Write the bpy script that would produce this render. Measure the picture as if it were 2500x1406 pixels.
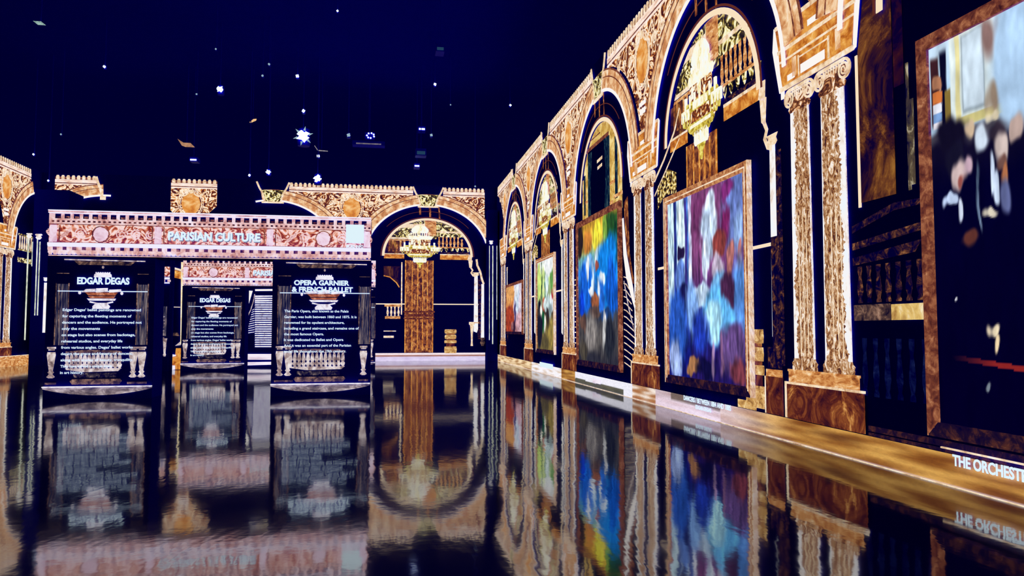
import bpy, math, random
from mathutils import noise, Vector, Matrix
random.seed(7)
PI = math.pi
scene = bpy.context.scene
C = scene.collection
for o in list(bpy.data.objects): bpy.data.objects.remove(o)

# ------------------------------------------------------------------ camera
FPX = 1800.0
CAM_H = 1.5
YAW = math.atan(313/FPX)
PITCH = math.atan(101/FPX)
cam = bpy.data.cameras.new('camera')
camo = bpy.data.objects.new('camera', cam)
C.objects.link(camo)
camo.location = (0, 0, CAM_H)
camo.rotation_euler = (PI/2+PITCH, 0, -YAW)
cam.sensor_width = 36.0
cam.lens = 36.0*FPX/2500.0
cam.clip_end = 300
scene.camera = camo
scene.view_settings.view_transform = 'Standard'
scene.view_settings.look = 'None'
scene.view_settings.exposure = 0.0
scene.view_settings.gamma = 1.0
scene.view_settings.use_curve_mapping = False

# ------------------------------------------------------------------ world: dim blue ambient of the darkened hall
w = bpy.data.worlds.new('hall_ambient')
scene.world = w
w.use_nodes = True
w.node_tree.nodes['Background'].inputs[0].default_value = (0.0, 0.0, 1.0, 1)
w.node_tree.nodes['Background'].inputs[1].default_value = 0.046

def ray(px, py):
    u = (px-1250)/FPX; v = -(py-703)/FPX
    d = (u, math.cos(PITCH)-v*math.sin(PITCH), math.sin(PITCH)+v*math.cos(PITCH))
    return (d[0]*math.cos(YAW)+d[1]*math.sin(YAW), -d[0]*math.sin(YAW)+d[1]*math.cos(YAW), d[2])
def onY(px, py, Y):
    r = ray(px, py); t = Y/r[1]; return (r[0]*t, CAM_H+r[2]*t)
def onX(px, py, X):
    r = ray(px, py); t = X/r[0]; return (r[1]*t, CAM_H+r[2]*t)

# ------------------------------------------------------------------ colours and materials
def lin(c):
    return tuple((x/12.92 if x <= .04045 else ((x+.055)/1.055)**2.4) for x in [k/255 for k in c])
def L4(c): return lin(c)+(1,)
MATS = {}
def base_nodes(name):
    m = bpy.data.materials.new(name); m.use_nodes = True
    nt = m.node_tree; nt.nodes.clear()
    out = nt.nodes.new('ShaderNodeOutputMaterial')
    return m, nt, out
def emit_out(nt, out, col_socket, strength=1.0):
    # a matte black screen that carries the projected picture
    e = nt.nodes.new('ShaderNodeEmission'); e.inputs[1].default_value = strength
    nt.links.new(col_socket, e.inputs[0])
    d = nt.nodes.new('ShaderNodeBsdfDiffuse'); d.inputs[0].default_value = (.004, .004, .28, 1)
    a = nt.nodes.new('ShaderNodeAddShader')
    nt.links.new(e.outputs[0], a.inputs[0]); nt.links.new(d.outputs[0], a.inputs[1])
    nt.links.new(a.outputs[0], out.inputs[0])
def ramp_node(nt, stops):
    r = nt.nodes.new('ShaderNodeValToRGB')
    while len(r.color_ramp.elements) < len(stops): r.color_ramp.elements.new(.5)
    for e, (p, c) in zip(r.color_ramp.elements, stops):
        e.position = p; e.color = L4(c)
    return r
def coords(nt, scale=(1,1,1), rot=(0,0,0)):
    tc = nt.nodes.new('ShaderNodeTexCoord'); mp = nt.nodes.new('ShaderNodeMapping')
    nt.links.new(tc.outputs['Object'], mp.inputs[0])
    mp.inputs['Scale'].default_value = scale
    mp.inputs['Rotation'].default_value = rot
    return mp.outputs[0]
def nz(nt, vec, scale, detail=3, rough=.6, dist=0):
    n = nt.nodes.new('ShaderNodeTexNoise')
    n.inputs['Scale'].default_value = scale; n.inputs['Detail'].default_value = detail
    n.inputs['Roughness'].default_value = rough; n.inputs['Distortion'].default_value = dist
    nt.links.new(vec, n.inputs['Vector']); return n.outputs[0]
def mth(nt, op, a, b=None, c=None):
    m = nt.nodes.new('ShaderNodeMath'); m.operation = op
    for i, v in enumerate((a, b, c)):
        if v is None: continue
        if hasattr(v, 'links'): nt.links.new(v, m.inputs[i])
        else: m.inputs[i].default_value = v
    return m.outputs[0]
def flat(name, c, s=1.0):
    if name in MATS: return MATS[name]
    m, nt, out = base_nodes(name)
    rgb = nt.nodes.new('ShaderNodeRGB'); rgb.outputs[0].default_value = L4(c)
    emit_out(nt, out, rgb.outputs[0], s); MATS[name] = m; return m
def mottled(name, stops, scale=4, aniso=(1,1,1), rot=(0,0,0), detail=5, rough=.65, dist=.6, s=1.0):
    m, nt, out = base_nodes(name)
    v = coords(nt, aniso, rot)
    f = nz(nt, v, scale, detail, rough, dist)
    r = ramp_node(nt, stops); nt.links.new(f, r.inputs[0])
    emit_out(nt, out, r.outputs[0], s); MATS[name] = m; return m
def carved(name, stops, scale=2.2, freq=26, aniso=(1,1,1), mixn=.45, s=1.0):
    # scrolling contour bands that read as carved foliage
    m, nt, out = base_nodes(name)
    v = coords(nt, aniso)
    f = nz(nt, v, scale, 2.0, .55, 1.2)
    sn = mth(nt, 'SINE', mth(nt, 'MULTIPLY', f, freq))
    sn = mth(nt, 'MULTIPLY_ADD', sn, .5, .5)
    g = nz(nt, v, scale*5, 4, .7, .5)
    mix = mth(nt, 'ADD', mth(nt, 'MULTIPLY', sn, 1-mixn), mth(nt, 'MULTIPLY', g, mixn))
    r = ramp_node(nt, stops); nt.links.new(mix, r.inputs[0])
    emit_out(nt, out, r.outputs[0], s); MATS[name] = m; return m
def attr_mat(name, brush=(1,1,1), amount=.35, scale=10, s=1.0):
    m, nt, out = base_nodes(name)
    at = nt.nodes.new('ShaderNodeAttribute'); at.attribute_name = 'picture'
    v = coords(nt, brush)
    f = nz(nt, v, scale, 5, .7, .8)
    f = mth(nt, 'MULTIPLY_ADD', mth(nt, 'SUBTRACT', f, .5), amount*4, 1.0)
    mx = nt.nodes.new('ShaderNodeVectorMath'); mx.operation = 'SCALE'
    nt.links.new(at.outputs['Color'], mx.inputs[0]); nt.links.new(f, mx.inputs['Scale'])
    emit_out(nt, out, mx.outputs[0], s); MATS[name] = m; return m

NAVY = (0, 0, 40)
gold_carved = carved('carved gold ornament', [(.18,(30,8,20)),(.32,(110,48,14)),(.46,(196,112,40)),(.60,(240,178,104)),(.74,(255,240,214))], 2.6, 30)
gold_plain = mottled('gilded stone', [(.28,(90,38,16)),(.42,(186,112,48)),(.55,(226,164,96)),(.68,(250,222,178))], 5, (1,1,2.5))
gold_streak = mottled('gilded archivolt', [(.25,(120,60,28)),(.42,(206,138,82)),(.56,(242,200,150)),(.70,(255,240,220))], 3, (1.6,1,1.2))
orange_plain = mottled('orange gilding', [(.30,(120,52,8)),(.45,(196,112,26)),(.60,(236,168,74)),(.74,(255,226,160))], 5)
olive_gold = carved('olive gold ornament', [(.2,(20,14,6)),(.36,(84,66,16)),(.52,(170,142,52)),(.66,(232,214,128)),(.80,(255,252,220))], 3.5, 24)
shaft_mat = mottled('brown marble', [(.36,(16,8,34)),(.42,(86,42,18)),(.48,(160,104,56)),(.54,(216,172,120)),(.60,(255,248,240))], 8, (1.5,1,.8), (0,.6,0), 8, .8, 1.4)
shaft_red = mottled('fluted brown stone', [(.32,(34,12,14)),(.45,(96,44,18)),(.56,(164,94,38)),(.68,(230,166,92))], 6, (1,1,.7))
dark_marble = mottled('dark red marble', [(.32,(30,4,16)),(.46,(88,34,10)),(.56,(134,70,26)),(.64,(196,132,64)),(.74,(250,216,150))], 2.2, (1,1,1), (0,.4,0), 8, .72, 1.6)
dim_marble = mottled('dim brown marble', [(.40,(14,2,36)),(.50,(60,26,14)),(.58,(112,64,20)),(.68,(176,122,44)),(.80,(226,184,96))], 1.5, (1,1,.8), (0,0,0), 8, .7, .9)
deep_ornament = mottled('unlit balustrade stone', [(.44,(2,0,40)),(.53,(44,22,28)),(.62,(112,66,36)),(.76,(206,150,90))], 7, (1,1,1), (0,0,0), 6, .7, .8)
white_hot = flat('white highlight stone', (252,246,240))
cream = flat('cream moulding', (250,226,190))
cream_soft = mottled('soft cream moulding', [(.3,(190,140,96)),(.5,(246,218,178)),(.7,(255,250,240))], 6)
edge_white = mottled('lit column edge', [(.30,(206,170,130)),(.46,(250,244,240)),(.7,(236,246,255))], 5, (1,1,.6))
screen_black = flat('unlit screen', (0,0,14))
night = flat('dark window', (0,1,14))
brown_line = flat('dim brown line', (96,44,22))
medal = mottled('amber medallion', [(.3,(190,100,24)),(.5,(228,150,60)),(.7,(252,214,150))], 2.5)
chand_white = mottled('glowing crystal', [(.3,(236,214,120)),(.46,(255,250,222)),(.7,(240,250,255))], 9, (1,1,.6))
chand_gold = mottled('yellow gilt', [(.3,(84,60,6)),(.45,(196,168,40)),(.6,(244,232,120)),(.75,(255,255,220))], 10)
chand_amber = carved('amber filigree', [(.2,(66,24,10)),(.42,(186,100,36)),(.6,(240,196,110)),(.8,(255,255,240))], 4, 22)
frame_gold = mottled('gilt picture frame', [(.3,(96,46,22)),(.46,(160,92,48)),(.6,(206,146,90)),(.75,(246,208,160))], 9, (1,1,1))
frame_brown = mottled('brown picture frame', [(.3,(58,22,18)),(.48,(112,56,34)),(.62,(160,98,62)),(.78,(214,160,116))], 9)
frame_dark = mottled('dark picture frame', [(.3,(4,2,34)),(.5,(30,14,30)),(.66,(78,40,26)),(.8,(130,84,50))], 8)
pink_stone = mottled('rose stone', [(.28,(150,84,80)),(.42,(214,158,150)),(.54,(240,206,204)),(.68,(246,236,250))], 3, (1,1,1), (0,0,0), 5, .7, .5)
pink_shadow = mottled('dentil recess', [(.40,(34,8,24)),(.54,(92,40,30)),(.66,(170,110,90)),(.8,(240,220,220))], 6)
red_carved = carved('carved rose frieze', [(.16,(120,28,14)),(.28,(180,84,50)),(.44,(216,134,100)),(.60,(234,172,146)),(.80,(248,218,214))], 3.6, 26, (1,1,1.2), .35)
lavender = mottled('pale rose disc', [(.3,(206,160,176)),(.5,(236,206,222)),(.7,(246,232,246))], 5)
ledge_white = flat('pale ledge', (240,236,252))
text_white = flat('white lettering', (222,244,255))
text_shadow = flat('grey lettering edge', (120,130,150))
silver = mottled('pale silver stone', [(.30,(70,52,52)),(.44,(150,126,122)),(.56,(212,196,192)),(.70,(250,244,244))], 5, (1,1,.8))
silver_dim = mottled('dim silver pilaster', [(.36,(4,6,40)),(.48,(44,44,64)),(.60,(110,96,96)),(.74,(190,176,170))], 6, (5,1,.35), (0,0,0), 4, .6, .3)
bronze = mottled('dim bronze moulding', [(.36,(20,12,26)),(.50,(78,56,46)),(.64,(150,114,92)),(.8,(220,190,166))], 7)
rust = mottled('rust red bowl', [(.3,(96,40,20)),(.5,(176,96,60)),(.7,(232,180,150))], 6)
plinth_mat = mottled('grey lit plinth', [(.34,(30,26,40)),(.46,(120,104,106)),(.58,(188,172,174)),(.72,(244,238,246))], 2.2, (1,1,2.2))
post_yellow = mottled('pale yellow post', [(.3,(236,200,130)),(.6,(255,246,220))], 4)
strip_white = mottled('pale projected floor', [(.34,(214,190,206)),(.5,(244,232,244)),(.7,(255,252,255))], 1.4, (.4,1,3))
card_white = flat('pale blue white card', (222,242,248))

def plain(name, col, rough=.9, spec=.0):
    m = bpy.data.materials.new(name); m.use_nodes = True
    nt = m.node_tree; b = nt.nodes['Principled BSDF']
    tc = nt.nodes.new('ShaderNodeTexCoord'); n = nt.nodes.new('ShaderNodeTexNoise')
    n.inputs['Scale'].default_value = 3
    nt.links.new(tc.outputs['Object'], n.inputs['Vector'])
    r = nt.nodes.new('ShaderNodeValToRGB')
    r.color_ramp.elements[0].color = tuple(k*.9 for k in col)+(1,)
    r.color_ramp.elements[1].color = tuple(col)+(1,)
    nt.links.new(n.outputs[0], r.inputs[0]); nt.links.new(r.outputs[0], b.inputs['Base Color'])
    b.inputs['Roughness'].default_value = rough
    b.inputs['Specular IOR Level'].default_value = spec
    return m
black_wall = plain('blue black wall paint', (.002,.002,.42))
black_metal = plain('blue black painted steel', (.003,.003,.9), .6, .1)
ceil_mat = plain('blue black ceiling paint', (.002,.002,.62))

# glossy dark floor with faint ripples
fm, nt, out = base_nodes('polished dark floor')
b = nt.nodes.new('ShaderNodeBsdfPrincipled')
b.inputs['Base Color'].default_value = (.001,.001,.10,1)
b.inputs['IOR'].default_value = 3.6
b.inputs['Roughness'].default_value = .05
v = coords(nt, (1,.35,1))
n1 = nz(nt, v, 2.2, 3, .6, .4)
n2 = nz(nt, coords(nt, (1,1,1)), 11, 2, .5, 0)
hs = mth(nt, 'ADD', mth(nt, 'MULTIPLY', n1, 1.0), mth(nt, 'MULTIPLY', n2, .12))
bp = nt.nodes.new('ShaderNodeBump'); bp.inputs['Strength'].default_value = .045; bp.inputs['Distance'].default_value = .05
nt.links.new(hs, bp.inputs['Height']); nt.links.new(bp.outputs[0], b.inputs['Normal'])
rn = nz(nt, coords(nt, (.5,.5,1)), 1.3, 3)
nt.links.new(mth(nt, 'MULTIPLY_ADD', rn, .06, .028), b.inputs['Roughness'])
nt.links.new(b.outputs[0], out.inputs[0])
floor_mat = fm

# ------------------------------------------------------------------ mesh building (local x = viewer's right, y = into the wall, z = up)
class MB:
    def __init__(s): s.v = []; s.f = []; s.mi = []
    def prism(s, pts, d0, d1, mi=0):
        n = len(pts); a = len(s.v)
        s.v += [(x, -d1, z) for x, z in pts] + [(x, -d0, z) for x, z in pts]
        s.f.append(list(range(a, a+n))); s.f.append(list(range(a+2*n-1, a+n-1, -1)))
        s.mi += [mi, mi]
        for i in range(n):
            j = (i+1) % n
            s.f.append([a+i, a+n+i, a+n+j, a+j]); s.mi.append(mi)
        return s
    def box(s, x0, x1, z0, z1, d0=0, d1=.02, mi=0):
        return s.prism([(x0,z0),(x1,z0),(x1,z1),(x0,z1)], d0, d1, mi)
    def arc(s, cx, cz, r0, r1, a0, a1, d0, d1, n=40, mi=0):
        A = [math.radians(a0+(a1-a0)*i/n) for i in range(n+1)]
        b = len(s.v)
        for a in A:
            for r in (r0, r1):
                x = cx+r*math.cos(a); z = cz+r*math.sin(a)
                s.v += [(x,-d1,z),(x,-d0,z)]
        for i in range(n):
            p = b+4*i; q = p+4
            for f in ([p,q,q+2,p+2],[p+1,p+3,q+3,q+1],[p,p+1,q+1,q],[p+2,q+2,q+3,p+3]):
                s.f.append(f); s.mi.append(mi)
        e = b+4*n
        s.f.append([b,b+2,b+3,b+1]); s.f.append([e,e+1,e+3,e+2]); s.mi += [mi, mi]
        return s
    def disc(s, cx, cz, rx, rz, d0, d1, n=36, mi=0):
        return s.prism([(cx+rx*math.cos(2*PI*i/n), cz+rz*math.sin(2*PI*i/n)) for i in range(n)], d0, d1, mi)
    def lathe(s, cx, prof, d0, d1, mi=0):
        # silhouette of a turned piece: (half width, z) from bottom to top
        pts = [(cx+r, z) for r, z in prof] + [(cx-r, z) for r, z in reversed(prof)]
        for i in range(len(prof)-1):
            (r0,z0),(r1,z1) = prof[i], prof[i+1]
            if z1 > z0: s.prism([(cx-r0,z0),(cx+r0,z0),(cx+r1,z1),(cx-r1,z1)], d0, d1, mi)
        return s
    def round_lathe(s, cx, cy, prof, n=20, mi=0):
        b = len(s.v)
        for r, z in prof:
            for i in range(n):
                a = 2*PI*i/n; s.v.append((cx+r*math.cos(a), cy+r*math.sin(a), z))
        for k in range(len(prof)-1):
            for i in range(n):
                j = (i+1) % n
                s.f.append([b+k*n+i, b+k*n+j, b+(k+1)*n+j, b+(k+1)*n+i]); s.mi.append(mi)
        s.f.append([b+i for i in range(n)][::-1]); s.f.append([b+(len(prof)-1)*n+i for i in range(n)]); s.mi += [mi, mi]
        return s
    def stroke(s, path, wdt, d0, d1, mi=0):
        # one continuous ribbon of given width along the path
        n = len(path); b = len(s.v)
        for i, (x, z) in enumerate(path):
            xa, za = path[max(i-1, 0)]; xb, zb = path[min(i+1, n-1)]
            dx, dz = xb-xa, zb-za; L = math.hypot(dx, dz) or 1
            w = (wdt(i/(n-1)) if callable(wdt) else wdt)/2
            nx, nz_ = -dz/L*w, dx/L*w
            s.v += [(x+nx,-d1,z+nz_),(x+nx,-d0,z+nz_),(x-nx,-d1,z-nz_),(x-nx,-d0,z-nz_)]
        for i in range(n-1):
            p = b+4*i; q = p+4
            for f in ([p,p+2,q+2,q],[p+1,q+1,q+3,p+3],[p,q,q+1,p+1],[p+2,p+3,q+3,q+2]):
                s.f.append(f); s.mi.append(mi)
        e = b+4*(n-1)
        s.f.append([b,b+1,b+3,b+2]); s.f.append([e,e+2,e+3,e+1]); s.mi += [mi, mi]
        return s
    def jag(s, xa, xb, za, zb, wdt, sgn, amp, seed, d0, d1, n=180):
        # strip from an exact outer edge (xa at za, xb at zb) with a ragged inner edge
        L = []
        for i in range(n+1):
            t = i/n; z = za+(zb-za)*t; x = xa+(xb-xa)*t
            k = wdt*(1+amp*noise.noise(Vector((seed, z*2.2, 0)))+amp*.7*noise.noise(Vector((seed, z*31, 5))))
            L.append((x, x+sgn*max(.006, k), z))
        b = len(s.v)
        for x, x2, z in L: s.v += [(x,-d1,z),(x2,-d1,z),(x,-d0,z),(x2,-d0,z)]
        for i in range(n):
            p = b+4*i; q = p+4
            for f in ([p,p+1,q+1,q],[p+2,q+2,q+3,p+3],[p,q,q+2,p+2],[p+1,p+3,q+3,q+1]):
                s.f.append(f); s.mi.append(0)
        return s
    def solid(s, x0, x1, y0, y1, z0, z1, mi=0):
        return s.box(x0, x1, z0, z1, -y1, -y0, mi)
    def build(s, name, mat, parent=None):
        me = bpy.data.meshes.new(name); me.from_pydata(s.v, [], s.f)
        mats = mat if isinstance(mat, (list, tuple)) else [mat]
        for m in mats: me.materials.append(m)
        me.polygons.foreach_set('material_index', s.mi)
        me.update()
        o = bpy.data.objects.new(name, me); C.objects.link(o)
        if parent: o.parent = parent
        return o

def build_each(mb, name, mat, parent):
    # one mesh per connected piece
    par = list(range(len(mb.v)))
    def root(i):
        while par[i] != i: par[i] = par[par[i]]; i = par[i]
        return i
    for f in mb.f:
        for k in f[1:]: par[root(k)] = root(f[0])
    groups = {}
    for f in mb.f: groups.setdefault(root(f[0]), []).append(f)
    out = []
    for fs in groups.values():
        m = MB(); idx = {}
        for f in fs:
            for k in f:
                if k not in idx: idx[k] = len(m.v); m.v.append(mb.v[k])
            m.f.append([idx[k] for k in f]); m.mi.append(0)
        out.append(m.build(name, mat, parent))
    return out

def thing(name, label, cat, loc=(0,0,0), rz=0, group=None, sx=1.0, sy=1.0):
    o = bpy.data.objects.new(name, None); C.objects.link(o)
    o.empty_display_size = .2
    o.location = loc; o.rotation_euler = (0,0,rz); o.scale = (sx,sy,1)
    o['label'] = label; o['category'] = cat; o['kind'] = 'thing'
    if group: o['group'] = group
    return o
def tag(o, label, cat, group=None):
    o['label'] = label; o['category'] = cat
    if group: o['group'] = group
    return o
def struct(o): o['kind'] = 'structure'; return o
def dup(root, loc, label, group=None):
    r = root.copy(); C.objects.link(r); r.location = loc; r['label'] = label
    if group: r['group'] = group
    for ch in list(root.children):
        c = ch.copy(); C.objects.link(c); c.parent = r
        for g in list(ch.children):
            d = g.copy(); C.objects.link(d); d.parent = c
    return r
FONT_CACHE = {}
def text(name, body, mat, parent, x, z, height=None, width=None, d=.03, align='LEFT', bold=.0, spacing=1.0, thick=.004):
    cu = bpy.data.curves.new(name, 'FONT'); cu.body = body; cu.size = 1; cu.extrude = 0
    cu.offset = bold; cu.space_character = spacing; cu.resolution_u = 4
    t = bpy.data.objects.new(name, cu); C.objects.link(t)
    bpy.context.view_layer.update()
    dg = bpy.context.evaluated_depsgraph_get()
    me = bpy.data.meshes.new_from_object(t.evaluated_get(dg))
    bpy.data.objects.remove(t); bpy.data.curves.remove(cu)
    xs = [v.co.x for v in me.vertices]; ys = [v.co.y for v in me.vertices]
    x0, x1, y0, y1 = min(xs), max(xs), min(ys), max(ys)
    sz = (height/.73) if height else 1
    sxx = (width/(x1-x0)) if width else sz
    for v in me.vertices:
        X = (v.co.x-x0)*sxx; Z = v.co.y*sz
        if align == 'CENTER': X -= (x1-x0)*sxx/2
        v.co = (x+X, -d, z+Z)
    me.materials.clear(); me.materials.append(mat)
    me.update()
    o = bpy.data.objects.new(name, me); C.objects.link(o); o.parent = parent
    md = o.modifiers.new('thickness', 'SOLIDIFY'); md.thickness = thick; md.offset = 0
    return o

def mixc(a, b, t): return tuple(a[i]+(b[i]-a[i])*t for i in range(3))
def sstep(t): t = max(0, min(1, t)); return t*t*(3-2*t)
def picture(name, parent, mat, x0, x1, z0, z1, d, fn, nx=80, nz_=120):
    """flat screen area whose colours come from a function of (u, v), kept as a point attribute"""
    V = []; F = []; cols = []
    for j in range(nz_+1):
        for i in range(nx+1):
            V.append((x0+(x1-x0)*i/nx, -d, z0+(z1-z0)*j/nz_)); cols.append(fn(i/nx, j/nz_))
    for j in range(nz_):
        for i in range(nx):
            a = j*(nx+1)+i; F.append((a, a+1, a+nx+2, a+nx+1))
    n = len(V)
    V += [(x0,-d+.01,z0),(x1,-d+.01,z0),(x1,-d+.01,z1),(x0,-d+.01,z1)]
    cols += [(0,0,20)]*4
    F.append((n+3, n+2, n+1, n))
    me = bpy.data.meshes.new(name); me.from_pydata(V, [], F)
    ca = me.color_attributes.new('picture', 'FLOAT_COLOR', 'POINT')
    buf = []
    for c in cols: buf += list(lin(tuple(max(0, min(255, k)) for k in c)))+[1]
    ca.data.foreach_set('color', buf)
    me.materials.append(mat); me.update()
    o = bpy.data.objects.new(name, me); C.objects.link(o); o.parent = parent
    return o

# ------------------------------------------------------------------ room shell
RX, LX, BY, WH = 5.4, -15.0, 35.5, 8.46
def slab(name, x0, x1, y0, y1, z0, z1, mat):
    return struct(MB().solid(x0, x1, y0, y1, z0, z1).build(name, mat))
slab('floor', -16, 6.2, -6, 36.5, -.3, 0, floor_mat)
slab('wall_right', RX, RX+.3, -6, 36, 0, WH, black_wall)
slab('wall_back', LX-.3, RX, BY, BY+.3, 0, WH, black_wall)
slab('wall_left', LX-.3, LX, -6, BY, 0, WH, black_wall)
slab('ceiling', -30, 20, -12, 60, 13, 13.2, ceil_mat)

RW = -PI/2     # facing the right wall
# the projected layers keep a few millimetres between them: d is the distance of a layer's back from the wall
def rw(Y, d=.003): return (RX-d, Y, 0)
def bw(X, d=.003): return (X, BY-d, 0)
def lw(Y, d=.003): return (LX+d, Y, 0)
D_PIER, D_CHAN, D_PIC, D_ARCH, D_COL = .017, .034, .033, .041, .0155

# ------------------------------------------------------------------ paired columns
def volute(mb, cx, cz, r, sgn, d0, d1, wd):
    pts = []
    for i in range(34):
        t = i/33; a = PI/2 - sgn*t*2.3*2*PI; rr = r*(1-t*.86)
        pts.append((cx+rr*math.cos(a), cz+rr*math.sin(a)))
    mb.stroke(pts, lambda t: wd*(1-.5*t), d0, d1)
def column_mesh_parts():
    t = thing('paired_column', 'x', 'column')
    m = MB(); m.prism([(-.82,.318),(.82,.318),(.82,.76),(.78,.80),(-.78,.80),(-.82,.76)], 0, .05)
    ped = m.build('pedestal', dark_marble, t)
    MB().box(-.84,-.79,.318,.80,.0,.056).box(-.79,.84,.77,.80,.0,.056).build('lit_edge', cream_soft, ped)
    MB().box(-.74,.74,.80,.96,0,.045).box(-.76,.76,.94,.97,0,.052).build('pedestal_cap', gold_plain, t)
    for cx, hw in ((-.36,.235),(.36,.26)):
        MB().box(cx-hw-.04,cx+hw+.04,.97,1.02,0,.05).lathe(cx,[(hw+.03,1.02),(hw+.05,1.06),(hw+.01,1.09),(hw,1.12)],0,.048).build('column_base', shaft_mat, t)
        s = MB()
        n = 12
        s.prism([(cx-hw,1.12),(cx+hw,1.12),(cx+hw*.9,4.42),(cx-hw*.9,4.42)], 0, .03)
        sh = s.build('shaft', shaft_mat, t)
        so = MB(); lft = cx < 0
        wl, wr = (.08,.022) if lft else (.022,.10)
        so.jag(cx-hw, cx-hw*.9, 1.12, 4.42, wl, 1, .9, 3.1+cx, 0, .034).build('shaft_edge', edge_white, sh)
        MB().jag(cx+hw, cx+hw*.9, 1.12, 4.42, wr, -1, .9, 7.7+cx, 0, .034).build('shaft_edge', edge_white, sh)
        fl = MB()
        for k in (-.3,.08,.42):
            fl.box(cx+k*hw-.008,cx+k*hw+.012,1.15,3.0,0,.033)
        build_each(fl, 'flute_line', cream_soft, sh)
        cp = MB().lathe(cx,[(hw*.95,4.40),(hw*1.08,4.45),(hw*.98,4.48),(hw*1.0,4.56)],0,.04)
        cp.box(cx-hw*1.1,cx+hw*1.1,4.56,4.66,0,.036)
        c = cp.build('capital', carved_cap, t)
        v = MB()
        volute(v, cx-hw*.95, 4.60, .125, -1, 0, .05, .034); volute(v, cx+hw*.95, 4.60, .125, 1, 0, .05, .034)
        v.box(cx-hw*.95,cx+hw*.95,4.70,4.74,0,.05)
        for k in range(7): v.box(cx-hw*.6+k*hw*.2-.012,cx-hw*.6+k*hw*.2+.008,4.60,4.69,0,.045)
        v.build('volute', cream_soft, c)
    e = MB().prism([(-.74,4.76),(.74,4.76),(.80,5.02),(.84,5.36),(.92,5.72),(-.92,5.72),(-.84,5.36),(-.80,5.02)], 0, .036)
    en = e.build('entablature', orange_plain, t)
    mo = MB().box(-.80,.80,4.76,4.82,0,.05).box(-.86,.86,5.30,5.35,0,.05).box(-.92,.92,5.66,5.72,0,.05).box(-.82,.82,5.16,5.19,0,.045)
    mo.box(-.34,.34,5.08,5.10,0,.042).box(-.36,-.33,4.84,5.12,0,.042).box(.30,.34,4.84,5.12,0,.042)
    mo.build('moulding', cream_soft, en)
    build_each(MB().box(-.30,.24,4.86,4.98,0,.044).box(-.62,-.44,4.86,4.94,0,.044).box(-.12,.16,5.42,5.50,0,.044), 'lit_block', white_hot, en)
    build_each(MB().box(-.50,-.40,4.88,5.14,0,.044).box(.46,.56,4.88,5.14,0,.044), 'bracket', gold_streak, en)
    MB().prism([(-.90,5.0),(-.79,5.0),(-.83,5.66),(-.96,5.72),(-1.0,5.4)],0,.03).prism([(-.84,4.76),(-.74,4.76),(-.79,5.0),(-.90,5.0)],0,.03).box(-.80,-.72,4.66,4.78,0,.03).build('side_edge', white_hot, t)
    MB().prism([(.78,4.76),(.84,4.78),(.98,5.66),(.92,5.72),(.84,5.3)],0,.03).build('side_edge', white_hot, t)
    return t
carved_cap = carved('carved capital', [(.2,(60,26,14)),(.4,(150,88,44)),(.6,(226,170,116)),(.8,(255,240,220))], 5, 20)

col0 = column_mesh_parts()
col_rows = [(8.43,'projected pair of brown marble columns, nearest and largest, right of the violet painting'),
            (14.75,'projected pair of brown marble columns between the violet and the bright blue paintings'),
            (21.15,'projected pair of slim marble columns between the bright blue and the green paintings'),
            (27.3,'projected pair of slim marble columns between the green painting and the orange one'),
            (33.3,'farthest projected pair of slim marble columns, beside the far right corner')]
for i, (Y, lab) in enumerate(col_rows):
    if i == 0:
        r = col0; r.location = rw(Y, D_COL); r['label'] = lab; r['group'] = 'paired columns along the right wall'
    else: r = dup(col0, rw(Y, D_COL), lab, 'paired columns along the right wall')
    r.rotation_euler = (0,0,RW); r.scale = (1,.4,1)
r = dup(col0, lw(32.45, D_COL), 'projected pair of marble columns at the left edge of the hall')
r.rotation_euler = (0,0,PI/2); r.scale = (1,.4,1)
r['group'] = 'paired columns along the left wall'

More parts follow.
